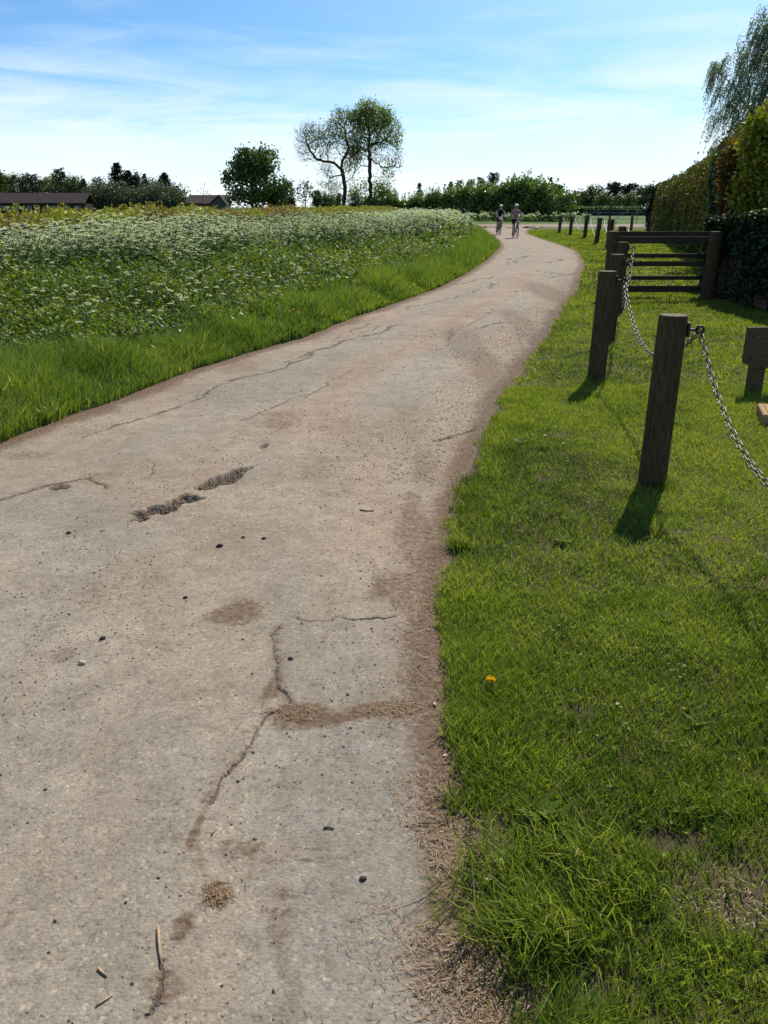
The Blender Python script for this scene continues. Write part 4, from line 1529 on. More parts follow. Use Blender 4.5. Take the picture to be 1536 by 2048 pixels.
# low field hedge beyond the cow parsley
Yh = np.array([4, 8, 16, 24, 34, 46, 60, 80, 100, 112])
make_hedge('field_hedge', 'low yellow-green field hedge with reddish young tips behind the white cow parsley', np.stack([hedge_x(Yh) - 0.7, Yh], 1), 1.5,
           lambda a: 1.43 + 0.06 * min(1, a / 40) + 0.05 * math.sin(a * 0.31) + 0.05 * math.sin(a * 1.13), 40000, 0.11, 'low_hedge', 0.12, 0.18, 7, shoots=900, shoot_h=0.2)

# laurel hedgerow across the lane end
c0, c1_ = at(770, 420, 128), at(1165, 420, 112)
hp = np.array([[c0[0] - 3, c0[1] + 1.0], [c0[0] + 8, c0[1]], [at(950, 420, 122)[0], 122], [at(1060, 420, 116)[0], 116], [c1_[0] - 2.2, c1_[1]]])
totl = np.hypot(*np.diff(hp, axis=0).T).sum()
make_hedge('laurel_hedge', 'shrubby dark green hedgerow with upright shoots across the end of the lane', hp, np.array([3.0, 3.2, 3.6, 4.2, 4.6]),
           lambda a: float(np.interp(a / totl, [0, 0.25, 0.45, 0.6, 0.8, 0.93, 1.0], [2.6, 2.9, 3.7, 4.0, 4.7, 4.5, 3.2])) + 0.25 * math.sin(a * 1.9) + 0.2 * math.sin(a * 0.77), 26000, 0.36, 'laurel', -0.05, 0.6, 17, shoots=360, shoot_h=1.3)

# tall clipped conifer hedge on the right
A0, A1 = at(1318, 480, 50), at(1428, 480, 24)
hp = np.array([[A0[0] + 1.0, A0[1] + 1.5], [at(1345, 480, 42)[0] + 1.0, 42], [at(1378, 480, 33)[0] + 1.0, 33], [A1[0] + 1.0, A1[1]], [at(1455, 480, 20.5)[0] + 1.0, 20.5], [at(1492, 480, 17.9)[0] + 1.0, 17.9]])
make_hedge('conifer_hedge', 'tall clipped yellow-green conifer hedge in ribbed columns along the lawn', hp, 2.0,
           lambda a: 2.95 + 0.016 * a + 0.06 * math.sin(a * 2.2), 56000, 0.14, 'yew_hedge', 0.0, 0.2, 27, colmod=0.13, shoots=500, shoot_h=0.28, aspect=0.4)
# yew bush at its far end
def blob_plant(name, label, cat, centre_list, n, s, mat, trunk=None, group=None, clumpy=0.55, aspect=0.5, inner=True, trunk_r=0.12):
    """centre_list: (x,y,z,rx,ry,rz) lobes"""
    c0 = np.array(centre_list[0][:3])
    e = thing(name, label, cat, (c0[0], c0[1], 0.0), group)
    vols = np.array([l[3] * l[4] * l[5] for l in centre_list]) ** (2 / 3)
    g = Geo()
    for l, vfrac in zip(centre_list, vols / vols.sum()):
        k = max(20, int(n * vfrac))
        nb = max(6, int(k / 26))
        D = rdir(nb)
        bc = np.array(l[:3]) + D * np.array(l[3:]) * (0.45 + 0.55 * rng.random((nb, 1)) ** 0.5)
        j = rng.integers(0, nb, k)
        C = bc[j] + rng.normal(size=(k, 3)) * np.array(l[3:]) * clumpy * 0.30
        C[:, 2] = np.maximum(C[:, 2], 0.05)
        A = nrm((C - np.array(l[:3])) / np.array(l[3:])) + rdir(k)
        tone = np.repeat(rng.random(nb)[None], 1, 0)[0][j] * 0.5 + 0.5 * rng.random(k)
        leaves(g, C, s * (0.6 + 0.8 * rng.random(k)), s * aspect, A=A, rnd=tone)
    build('crown', g, M[mat], e)
    g = Geo()
    if trunk is None:
        trunk = [(c0[0], c0[1], 0), (c0[0], c0[1], c0[2])]
    trunk = np.array(trunk, float)
    tube(g, trunk, np.linspace(trunk_r, trunk_r * 0.5, len(trunk)), 7)
    for l in centre_list:
        p1 = np.array(l[:3])
        for k in range(4):
            tube(g, [trunk[-1] * 0.4 + trunk[max(0, len(trunk) - 2)] * 0.6, (trunk[-1] + p1) / 2 + [0, 0, -0.1], p1 + rng.normal(size=3) * np.array(l[3:]) * 0.5], [trunk_r * 0.45, trunk_r * 0.3, trunk_r * 0.1], 5)
    build('trunk', g, M['bark'], e)
    return e


def lobes(Y, *els):
    out = []
    for (px, py, rx, ry) in els:
        c = at(px, py, Y)
        k = pxm(Y)
        out.append((c[0], c[1], c[2], rx * k, rx * k * 0.9, ry * k))
    return out


blob_plant('ivy_column', 'blue-green ivy clad shrub filling the gap between conifer hedge and copper shrub', 'shrub', lobes(19.6, (1437, 345, 17, 42), (1432, 415, 15, 50), (1440, 470, 14, 40)), 5200, 0.10, 'ivy_blue', aspect=0.7, clumpy=0.5)
blob_plant('copper_shrub', 'copper-red leaved shrub rising above the ivy wall', 'shrub', lobes(17.9, (1466, 340, 26, 40), (1486, 318, 30, 30), (1500, 400, 40, 45), (1462, 415, 24, 40), (1530, 330, 30, 30)), 9500, 0.11, 'copper', aspect=0.55, clumpy=0.6)
blob_plant('golden_maple', 'bright yellow-green leafy shrub tallest behind the ivy wall at the right edge', 'shrub', lobes(17.2, (1520, 290, 40, 50), (1570, 290, 60, 80), (1500, 355, 30, 34), (1545, 380, 60, 56), (1620, 360, 70, 100), (1495, 405, 30, 28)), 17000, 0.11, 'bright_leaf', aspect=0.6, clumpy=0.6)
blob_plant('yew_bush', 'dark upright yew at the far end of the conifer hedge', 'shrub', lobes(56, (1302, 425, 9, 45), (1310, 400, 8, 28)), 1500, 0.2, 'dark_conifer', clumpy=0.5)

# ------------------------------------------------------------------ ivy clad brick wall


def brick_mat():
    m, t, out = new_mat('old_brick')
    tcn = N(t, 'ShaderNodeTexCoord')
    sepn = N(t, 'ShaderNodeSeparateXYZ')
    L(t, tcn.outputs['Object'], sepn.inputs[0])
    cmb = N(t, 'ShaderNodeCombineXYZ')
    L(t, math_node(t, 'ADD', sepn.outputs[0], sepn.outputs[1]), cmb.inputs[0])
    L(t, sepn.outputs[2], cmb.inputs[1])
    br = N(t, 'ShaderNodeTexBrick')
    br.inputs['Color1'].default_value = (0.24, 0.10, 0.065, 1)
    br.inputs['Color2'].default_value = (0.16, 0.075, 0.055, 1)
    br.inputs['Mortar'].default_value = (0.24, 0.21, 0.18, 1)
    br.inputs['Scale'].default_value = 1.0
    br.inputs['Brick Width'].default_value = 0.225
    br.inputs['Row Height'].default_value = 0.075
    br.inputs['Mortar Size'].default_value = 0.008
    L(t, cmb.outputs[0], br.inputs['Vector'])
    p = N(t, 'ShaderNodeBsdfPrincipled')
    L(t, br.outputs['Color'], p.inputs['Base Color'])
    p.inputs['Roughness'].default_value = 0.9
    L(t, p.outputs[0], out.inputs[0])
    return m


M['brick'] = brick_mat()
WX, WY0, WY1 = 6.52, 16.75, 8.6      # the wall runs along the lawn, its face towards the lane
g = Geo()
box(g, (WX + 0.15, (WY0 + WY1) / 2, 0.70), (0.3, WY0 - WY1, 1.42), bev=0.01)
box(g, (WX + 0.15, (WY0 + WY1) / 2, 1.44), (0.36, WY0 - WY1 + 0.04, 0.06), bev=0.015)
tag(build('brick_wall', g, M['brick']), 'low red brick wall in shade under thick ivy', 'wall')
e = thing('ivy', 'dark glossy ivy hanging over the brick wall with sunlit yellowish top', 'plant', (WX, WY0, 0))


def ivy_top(y):
    return 1.46 + 0.16 * sstep(16.4, 13.6, y) + 0.07 * fbm(y * 2, y * 0 + 1.3, 616, 3)


g = Geo()
n = 26000
y = WY1 + (WY0 - WY1 + 0.15) * rng.random(n)
z = ivy_top(y) * rng.random(n) ** 0.62
dn = fbm(y * 1.5, z * 1.5, 606, 3)
ok = (rng.random(n) < np.clip((dn - 0.26) * 3.4 + (z - 0.75), 0.05, 1))
y, z, dn = y[ok], z[ok], dn[ok]
n = len(y)
x = WX - 0.03 - 0.22 * rng.random(n) * (0.4 + dn) - 0.10 * (z / 1.5)
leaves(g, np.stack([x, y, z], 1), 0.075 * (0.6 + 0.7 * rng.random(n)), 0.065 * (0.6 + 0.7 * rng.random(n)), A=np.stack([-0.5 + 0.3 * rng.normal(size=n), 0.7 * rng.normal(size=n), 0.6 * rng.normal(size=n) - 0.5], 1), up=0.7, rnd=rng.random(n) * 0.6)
n = 15000
y = WY1 + (WY0 - WY1 + 0.3) * rng.random(n)
x = WX - 0.30 + 0.85 * rng.random(n)
top = ivy_top(y) + 0.05 - 0.55 * np.clip(np.abs(x - WX - 0.12) - 0.26, 0, 1) - 0.6 * np.clip(y - WY0 + 0.05, 0, 1)
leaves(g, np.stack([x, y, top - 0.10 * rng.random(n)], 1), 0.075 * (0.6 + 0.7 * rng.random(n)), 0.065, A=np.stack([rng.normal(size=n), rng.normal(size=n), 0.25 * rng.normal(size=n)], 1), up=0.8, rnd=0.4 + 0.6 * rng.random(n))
n = 2600
z = 1.5 * rng.random(n)
x = WX - 0.2 + 0.6 * rng.random(n)
y = WY0 + 0.03 + 0.16 * rng.random(n)
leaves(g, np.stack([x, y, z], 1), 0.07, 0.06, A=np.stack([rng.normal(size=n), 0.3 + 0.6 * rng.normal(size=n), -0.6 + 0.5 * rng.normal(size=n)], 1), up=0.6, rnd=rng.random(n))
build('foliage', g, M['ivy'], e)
g = Geo()
for k in range(12):
    yy = WY1 + 0.4 + 0.66 * k
    tube(g, [(WX - 0.03, yy, 0), (WX - 0.04, yy + 0.08 * math.sin(k), 0.6), (WX - 0.04, yy - 0.1 * math.cos(k), 1.4)], [0.02, 0.014, 0.008], 6)
build('stem', g, M['bark'], e)

# ------------------------------------------------------------------ posts and chains
def post_mesh(g, base, top, r, mat_top=1):
    base = np.asarray(base, float)
    top = np.asarray(top, float)
    n = 20
    ts = np.array([-0.2, 0.0, 0.3, 0.6, 0.9, 0.985, 1.0])
    rr = np.array([1.03, 1.02, 1.0, 0.995, 0.99, 0.985, 0.94]) * r
    th = np.arange(n) * 2 * PI / n
    rough = 1 + 0.02 * np.sin(th * 3 + base[1]) + 0.012 * np.sin(th * 7 + 1)
    V = []
    for t, q in zip(ts, rr):
        c = base + (top - base) * t
        V.append(np.stack([c[0] + q * rough * np.cos(th), c[1] + q * rough * np.sin(th), np.full(n, c[2])], 1))
    V = np.concatenate(V)
    m = len(ts)
    i = np.arange(m - 1)[:, None] * n
    j = np.arange(n)[None]
    q = np.stack([i + j, i + (j + 1) % n, i + n + (j + 1) % n, i + n + j], -1).reshape(-1, 4)
    g.add(V, [q])
    # slightly domed sawn top
    o = V[-n:]
    c = o.mean(0) + [0, 0, 0.004]
    V2 = np.concatenate([o, c[None]])
    g.add(V2, [np.array([[k, (k + 1) % n, n] for k in range(n)])], 0.5, mat_top)


posts = []      # (base, top, eye)
post_defs = [   # x, y, top height, radius, lean x, label
    (1.38, 2.02, 1.05, 0.088, 0.0, 'wooden post at the near end of the front chain, just beyond the right edge'),
    (*gp(1303, 975)[:2], 1.08, 0.085, 0.012, 'round wooden post nearest the camera with a bracket, tallest in view'),
    (*gp(1191, 768)[:2], 1.10, 0.088, 0.02, 'second round wooden post beside the lane, left of the nearest post'),
    (2.93, 10.9, 1.12, 0.088, 0.02, 'third round post, mostly hidden behind the second post'),
    (3.78, 13.7, 1.16, 0.088, 0.0, 'fourth round post, its head showing just before the rail fence'),
    (5.15, 19.6, 1.18, 0.10, 0.0, 'post head showing right behind the left end of the rail fence'),
    (6.45, 23.6, 1.19, 0.10, 0.0, 'post head just above the rail fence, second beyond it'),
    (9.35, 36.0, 1.20, 0.13, 0.0, 'broad post beyond the rail fence, above its left end'),
    (*gp(1192, 489)[:2], 1.20, 0.105, 0.10, 'leaning distant post with pale chain, nearest of the far row'),
    (*gp(1169, 478)[:2], 1.22, 0.105, 0.05, 'distant post with pale chain, second of the far row'),
    (*gp(1140, 472)[:2], 1.12, 0.10, 0.04, 'distant post with pale chain, third of the far row'),
    (*gp(1118, 468)[:2], 1.12, 0.10, 0.04, 'distant post at the left end of the far row beside the bend'),
]
for k, (x, y, h, r, lean, lab) in enumerate(post_defs):
    z0 = float(z_lawn(np.array(x), np.array(y)))
    base = np.array([x, y, z0])
    top = np.array([x + lean, y, h])
    dirx = np.array([1.0, -0.12, 0]) if k < 7 else np.array([0.9, -0.3, 0])
    dirx /= np.linalg.norm(dirx)
    eye = top + dirx * (r + 0.075) + np.array([0, 0, -0.085])
    posts.append((base, top, eye))
    if lab is None:
        continue
    e = thing('chain_post', lab, 'post', base, 'wooden posts along the lane')
    g = Geo()
    post_mesh(g, base, top, r)
    build('post', g, [M['post_wood'], M['post_top']], e, smooth=False)
    s0 = top + dirx * (r * 0.95) + np.array([0, 0, -0.085])
    g = Geo()
    box(g, s0 + dirx * 0.010, (0.016, 0.05, 0.085), bev=0.003, rz=math.atan2(dirx[1], dirx[0]))
    build('bracket', g, M['dark_iron'], e)
    g = Geo()
    tube(g, [s0, eye - dirx * 0.014], 0.0075, 8)
    torus(g, eye, 0.021, 0.0075, (0.25, 1, 0.1), 18, 8)
    build('eye_bolt', g, M['dark_iron'], e, smooth=True)

# standalone distant post
p = gp(1262, 463)
e = thing('chain_post', 'lone thin post on the far grass beside the field gate', 'post', (p[0], p[1], 0), 'wooden posts along the lane')
g = Geo()
post_mesh(g, (p[0], p[1], 0), (p[0], p[1], 1.05), 0.10)
build('post', g, [M['post_wood'], M['post_top']], e)


def catenary(a, b, sag, n=400):
    t = np.linspace(0, 1, n)
    P = a[None] * (1 - t[:, None]) + b[None] * t[:, None]
    P[:, 2] -= sag * 4 * t * (1 - t)
    return P


def link_mesh(length, w, r):
    """one long chain link, lying along X"""
    g = Geo()
    n, m = 20, 7
    a = np.arange(n) * 2 * PI / n
    ex = np.sign(np.cos(a)) * (length / 2 - w / 2) + np.cos(a) * (w / 2)
    ey = np.sin(a) * (w / 2)
    P = np.stack([ex, ey, 0 * ex], 1)
    P = np.concatenate([P, P[:1], P[1:2]])
    tg = nrm(np.roll(P[:n], -1, 0) - np.roll(P[:n], 1, 0))
    nn = np.array([0, 0, 1.0])
    b = np.cross(tg, nn)
    th = np.arange(m) * 2 * PI / m
    V = (P[:n, None] + (np.cos(th)[None, :, None] * b[:, None] + np.sin(th)[None, :, None] * nn) * r).reshape(-1, 3)
    i = np.arange(n)[:, None]
    j = np.arange(m)[None]
    q = np.stack([i * m + j, ((i + 1) % n) * m + j, ((i + 1) % n) * m + (j + 1) % m, i * m + (j + 1) % m], -1).reshape(-1, 4)
    g.add(V, [q])
    return g


LINK = link_mesh(0.070, 0.028, 0.0037).mesh('link', M['steel'], smooth=True)


def chain(a, b, sag, label, detail=True, mat='steel', rr=0.012):
    P = catenary(a, b, sag)
    s = np.concatenate([[0], np.cumsum(np.linalg.norm(np.diff(P, axis=0), axis=1))])
    if detail:
        e = thing('chain', label, 'chain', a, 'chains slung between the posts')
        pitch = 0.056 if detail == 1 else detail
        k = int(s[-1] / pitch)
        pitch = s[-1] / k
        for i in range(k):
            mid = (i + 0.5) * pitch
            c = np.array([np.interp(mid, s, P[:, q]) for q in range(3)])
            d = np.array([np.interp(mid + 0.02, s, P[:, q]) - np.interp(mid - 0.02, s, P[:, q]) for q in range(3)])
            X_ = Vector(d).normalized()
            Y_ = Vector((0, 0, 1)).cross(X_).normalized()
            Z_ = X_.cross(Y_)
            ang = (PI / 4 if i % 2 else -PI / 4) + random.uniform(-0.15, 0.15)
            Mx = Matrix((X_, Y_ * math.cos(ang) + Z_ * math.sin(ang), Z_ * math.cos(ang) - Y_ * math.sin(ang))).transposed().to_4x4()
            Mx.translation = Vector(c - a)
            o = bpy.data.objects.new('link', LINK)
            COL.objects.link(o)
            o.parent = e
            sc_ = pitch / 0.056
            o.matrix_local = Mx @ Matrix.Scale(sc_, 4)
        return e
    g = Geo()
    tube(g, P[::14], rr, 6)
    e = build('chain', g, M[mat])
    tag(e, label, 'chain', 'chains slung between the posts')
    return e


EY = [p[2] for p in posts]
chain(EY[1], EY[0], 0.46, 'steel chain hanging from the nearest post towards the right edge')
chain(EY[2], EY[1], 0.40, 'steel chain hanging between the second post and the nearest post')
chain(EY[3], EY[2], 0.42, 'steel chain hanging behind the second post down to the grass', detail=0.062)
chain(EY[4], EY[3], 0.38, 'steel chain hanging between the third and fourth posts', detail=0.066)
chain(EY[5], EY[4], 0.45, 'chain between the fourth post and the post behind the rail fence', False, 'steel', 0.014)
chain(EY[6], EY[5], 0.35, 'chain between the two post heads beyond the rail fence', False, 'steel', 0.014)
chain(EY[8], EY[7], 0.55, 'pale chain hanging right of the leaning far post', False, 'pale_rope', 0.018)
chain(EY[9], EY[8], 0.8, 'pale chain hanging between the first and second far posts', False, 'pale_rope', 0.018)
chain(EY[10], EY[9], 0.7, 'pale chain hanging between the second and third far posts', False, 'pale_rope', 0.018)
chain(EY[11], EY[10], 0.55, 'pale chain hanging between the last two far posts', False, 'pale_rope', 0.018)

# ------------------------------------------------------------------ rail fence
FY = 16.25
fx0, fx1 = at(1222, 520, FY)[0], at(1424, 520, FY)[0]
e = thing('rail_fence', 'dark wooden rail fence of five rails closing the lawn between post and ivy wall', 'fence', (fx0, FY, 0))


def zpx(py, Y=FY):
    return at(1300, py, Y)[2]


g = Geo()
post_mesh(g, (fx0, FY, 0.0), (fx0, FY, zpx(463)), 0.10)
build('post', g, [M['post_wood'], M['post_top']], e)
g = Geo()
post_mesh(g, (fx1 - 0.12, FY - 0.30, 0.0), (fx1 - 0.10, FY - 0.30, zpx(463, FY - 0.3)), 0.12)
build('post', g, [M['post_wood'], M['post_top']], e)
for (y0, y1, dy, th) in ((463, 475, 0.16, 0.09), (473, 487, 0.02, 0.10), (508, 516.5, 0.16, 0.09), (522.5, 532.5, 0.02, 0.09), (553, 561, 0.16, 0.09), (572, 584, 0.02, 0.10)):
    za, zb = zpx(y1), zpx(y0)
    g = Geo()
    box(g, ((fx0 + fx1) / 2, FY + dy, (za + zb) / 2), (fx1 - fx0, th, zb - za), bev=0.008)
    build('rail', g, M['rail_wood'], e)

# ------------------------------------------------------------------ board on a post and gritty step at the right edge
SY = 7.65
bx0 = at(1490, 690, SY)[0]
ztop, zbot = at(1490, 655, SY)[2], at(1490, 728, SY)[2]
M['board'] = plain_mat('board', (0.10, 0.075, 0.045), 0.85, var=0.35, scale=10, bump=0.4, stretch=(1, 4, 6))
e = thing('notice_board', 'low brown wooden board bolted to a short post at the right edge', 'board', (bx0 + 0.1, SY, 0))
g = Geo()
w_ = 0.62
prof = [(0, ztop), (0, zbot + 0.03), (0.02, zbot), (0.055, zbot - 0.005), (0.075, zbot - 0.03), (w_, zbot - 0.03), (w_, ztop + 0.01), (0.02, ztop + 0.003)]
n = len(prof)
V = np.array([(bx0 + a, SY - 0.03, b) for a, b in prof] + [(bx0 + a, SY + 0.02, b) for a, b in prof])
g.add(V, [np.arange(n)[None], (np.arange(n)[::-1] + n)[None], np.array([[k, k + n, (k + 1) % n + n, (k + 1) % n] for k in range(n)])])
build('board', g, M['board'], e)
px0, px1 = at(1505, 770, SY)[0], at(1531, 770, SY)[0]
g = Geo()
box(g, ((px0 + px1) / 2 - 0.01, SY + 0.08, ztop / 2 - 0.08), (px1 - px0, 0.11, ztop + 0.02), bev=0.006)
build('post', g, M['board'], e)
for zz_ in (ztop - 0.075, zbot + 0.055):
    g = Geo()
    tube(g, [(bx0 + 0.055, SY - 0.025, zz_), (bx0 + 0.055, SY - 0.040, zz_)], 0.013, 12)
    build('bolt', g, M['dark_iron'], e)

pb = gp(1519, 864)
e = thing('wooden_step', 'short wooden step with sunlit gritty tread in front of the board', 'step', (pb[0], pb[1], 0))
M['step_wood'] = plain_mat('step_wood', (0.34, 0.22, 0.11), 0.8, var=0.3, scale=12, bump=0.4, stretch=(1, 6, 6))
M['grit'] = plain_mat('grit', (0.40, 0.26, 0.14), 0.95, var=0.7, scale=120, bump=1.0)
rzs = -0.30
cs, sn = math.cos(rzs), math.sin(rzs)
ctr = np.array([pb[0] + 0.42 * cs - 0.22 * sn, pb[1] + 0.42 * sn + 0.22 * cs])
g = Geo()
box(g, (ctr[0], ctr[1], 0.07), (0.82, 0.42, 0.14), rz=rzs, bev=0.008)
build('frame', g, M['step_wood'], e)
g = Geo()
box(g, (ctr[0], ctr[1], 0.141), (0.74, 0.34, 0.014), rz=rzs, bev=0.003)
build('tread', g, M['grit'], e)

# ------------------------------------------------------------------ field gate and far edge
GY = 100
e = thing('field_gate', 'wide galvanised field gate with thin rails in front of the green field', 'gate', (at(1230, 430, GY)[0], GY, 0))
x0, x1, x2 = at(1172, 430, GY)[0], at(1220, 430, GY)[0], at(1293, 430, GY)[0]
for py in (413, 419.5, 425.5, 431.5, 438):
    g = Geo()
    z = at(1230, py, GY)[2]
    tube(g, [(x0, GY, z), (x2, GY, z)], 0.035, 6)
    build('rail', g, M['galv'], e)
for x in (x0, (x0 + x1) / 2, (x1 * 0.25 + x2 * 0.75), x2):
    g = Geo()
    box(g, (x, GY, 0.85), (0.07, 0.07, 1.75))
    build('stile', g, M['galv'], e)
g = Geo()
box(g, (x1, GY - 0.05, 0.95), (0.2, 0.2, 2.0), bev=0.02)
build('gate_post', g, M['bark'], e)
g = Geo()
tube(g, [(x1 + 0.2, GY + 0.02, 0.15), ((x1 + x2) / 2 + 0.6, GY + 0.02, 1.7)], 0.03, 6)
build('brace', g, M['galv'], e)

hx0, hx1 = at(1172, 408, 190)[0], at(1320, 408, 190)[0]
make_hedge('boundary_hedge', 'long low clipped hedge at the far side of the green field', np.array([[hx0 - 4, 190], [(hx0 + hx1) / 2, 188], [hx1 + 40, 186]]), 1.6, lambda a: 1.9 + 0.04 * math.sin(a), 5000, 0.4, 'laurel', -0.05, 0.2, 37)


# ------------------------------------------------------------------ trees
def colonize(trunk_paths, attr_pts, step, di, dk, iters=140, trop=(0, 0, 0.0), jit=0.15, seed=1):
    r = np.random.default_rng(seed)
    nodes, par = [], []
    for path, pidx in trunk_paths:
        prev = pidx
        for p in path:
            nodes.append(np.asarray(p, float))
            par.append(prev)
            prev = len(nodes) - 1
    nodes = list(nodes)
    A = np.asarray(attr_pts, float)
    NN = np.array(nodes)
    D = np.linalg.norm(A[:, None] - NN[None], axis=2)
    near = D.argmin(1)
    dist = D.min(1)
    trop = np.asarray(trop, float)
    for it in range(iters):
        act = dist < di
        if not act.any() or len(A) == 0:
            break
        NN = np.array(nodes)
        dirs = nrm(A[act] - NN[near[act]])
        ids, inv = np.unique(near[act], return_inverse=True)
        S = np.zeros((len(ids), 3))
        np.add.at(S, inv, dirs)
        S = nrm(nrm(S) + trop + r.normal(size=S.shape) * jit)
        new = NN[ids] + S * step
        base = len(nodes)
        nodes += list(new)
        par += list(ids)
        Dn = np.linalg.norm(A[:, None] - new[None], axis=2)
        mn = Dn.min(1)
        am = Dn.argmin(1)
        up_ = mn < dist
        near[up_] = base + am[up_]
        dist[up_] = mn[up_]
        keep = dist > dk
        A, near, dist = A[keep], near[keep], dist[keep]
        if len(nodes) > 9000:
            break
    return np.array(nodes), np.array(par)


def radii(nodes, par, rt, ex=2.3):
    n = len(nodes)
    acc = np.zeros(n)
    cnt = np.zeros(n, int)
    for i in range(n):
        if par[i] >= 0:
            cnt[par[i]] += 1
    R = np.zeros(n)
    for i in range(n - 1, -1, -1):
        if cnt[i] == 0:
            acc[i] = rt ** ex
        R[i] = acc[i] ** (1 / ex)
        if par[i] >= 0:
            acc[par[i]] += acc[i]
    return R, cnt


def skeleton_mesh(g, nodes, par, R, nmax=8):
    n = len(nodes)
    ch = [[] for _ in range(n)]
    for i in range(n):
        if par[i] >= 0:
            ch[par[i]].append(i)
    starts = [i for i in range(n) if par[i] < 0]
    st = [(-1, s) for s in starts]
    while st:
        p, i = st.pop()
        chn = [p, i] if p >= 0 else [i]
        while ch[i]:
            k = sorted(ch[i], key=lambda c: -R[c])
            for o in k[1:]:
                st.append((i, o))
            i = k[0]
            chn.append(i)
        if len(chn) < 2:
            continue
        rr = R[chn].copy()
        if p >= 0:
            rr[0] = min(rr[0], rr[1] * 1.25)
        sides = 8 if rr.max() > 0.12 else (5 if rr.max() > 0.04 else 3)
        tube(g, nodes[chn], rr, min(sides, nmax), cap=False)


def ell_pts(Y, els, dens):
    out, wts = [], []
    k = pxm(Y)
    for (px, py, rx, ry, n, lw, dy) in els:
        c = at(px, py, Y)
        d = rdir(n) * rng.random((n, 1)) ** (1 / 2.6)
        P = c + d * np.array([rx * k, 0.85 * rx * k, ry * k]) + np.array([0, dy, 0])
        out.append(P)
        wts.append(np.full(n, lw))
    return np.concatenate(out), np.concatenate(wts)


def grown_tree(name, label, Y, trunks, els, leafmat, step, di, dk, rt, leaf_s, per, seed, group=None, ex=2.3, trop=(0, 0, 0.05), base_r=None, barkmat='bark', jit=0.18, spread=0.5, spray=0, gaps=0):
    """trunks: list of (pixel polyline, parent index) ; els: crown ellipses in pixels"""
    tp = []
    cnt0 = 0
    for pts, pidx in trunks:
        pp = []
        w = [at(px, py, Y) + np.array([0, dy, 0]) for (px, py, dy) in pts]
        for a, b in zip(w[:-1], w[1:]):
            k = max(1, int(np.linalg.norm(b - a) / step))
            for t in np.arange(k) / k:
                pp.append(a + (b - a) * t)
        pp.append(w[-1])
        if pidx >= 0 or isinstance(pidx, tuple):
            # attach to the node nearest to the first point
            allp = np.array([q for path, _ in tp for q in path])
            pidx = int(np.linalg.norm(allp - pp[0], axis=1).argmin())
            pp = pp[1:]
        pp[0][2] = max(pp[0][2], -0.2) if pidx >= 0 else -0.2
        tp.append((pp, pidx))
    AP, LW = ell_pts(Y, els, 1)
    if gaps:
        q_ = fbm(AP[:, 0] * 0.55 + 0.3 * AP[:, 1], AP[:, 2] * 0.55, seed + 50, 3)
        kp = q_ > gaps
        AP, LW = AP[kp], (LW * (0.25 + 1.7 * sstep(0.42, 0.68, q_)))[kp]
    for path, _ in tp:
        for q in path[1:]:
            q += rng.normal(size=3) * step * 0.16
    nodes, par = colonize(tp, AP, step, di, dk, trop=trop, seed=seed, jit=jit)
    R, cnt = radii(nodes, par, rt, ex)
    e = thing(name, label, 'tree', (nodes[0][0], nodes[0][1], 0), group)
    g = Geo()
    skeleton_mesh(g, nodes, par, R)
    build('trunk', g, M[barkmat], e, smooth=True)
    thin = np.where(R < rt * 2.6)[0]
    # leaf weight from the nearest attractor
    near = np.array([np.linalg.norm(AP - nodes[i], axis=1).argmin() for i in thin])
    lw = LW[near]
    if spray:
        gt = Geo()
        m_ = np.repeat(nodes[thin], spray, 0)
        dirn = nrm(nodes[thin] - nodes[np.maximum(par[thin], 0)])
        dd = nrm(np.repeat(dirn, spray, 0) * 0.8 + rdir(len(m_)) * 0.8 + np.array([0, 0, 0.35]))
        ends = m_ + dd * (0.35 + 0.9 * rng.random((len(m_), 1)))
        stem_ribbons(gt, m_, ends, np.full(len(m_), 0.013))
        build('twigs', gt, M[barkmat], e)
    k = rng.poisson(per * lw)
    C = np.repeat(nodes[thin], k, 0)
    n = len(C)
    C = C + rng.normal(size=(n, 3)) * leaf_s * spread * 2
    g = Geo()
    tone = np.clip(np.repeat(vnoise(nodes[thin][:, 0] * 0.9, nodes[thin][:, 2] * 0.9, 9), k) * 0.6 + 0.4 * rng.random(n), 0, 1)
    leaves(g, C, leaf_s * (0.6 + 0.8 * rng.random(n)), leaf_s * 0.6 * (0.7 + 0.6 * rng.random(n)), A=rdir(n) + np.array([0, 0, 0.2]), rnd=tone)
    build('crown', g, M[leafmat], e)
    return e, nodes, par, R


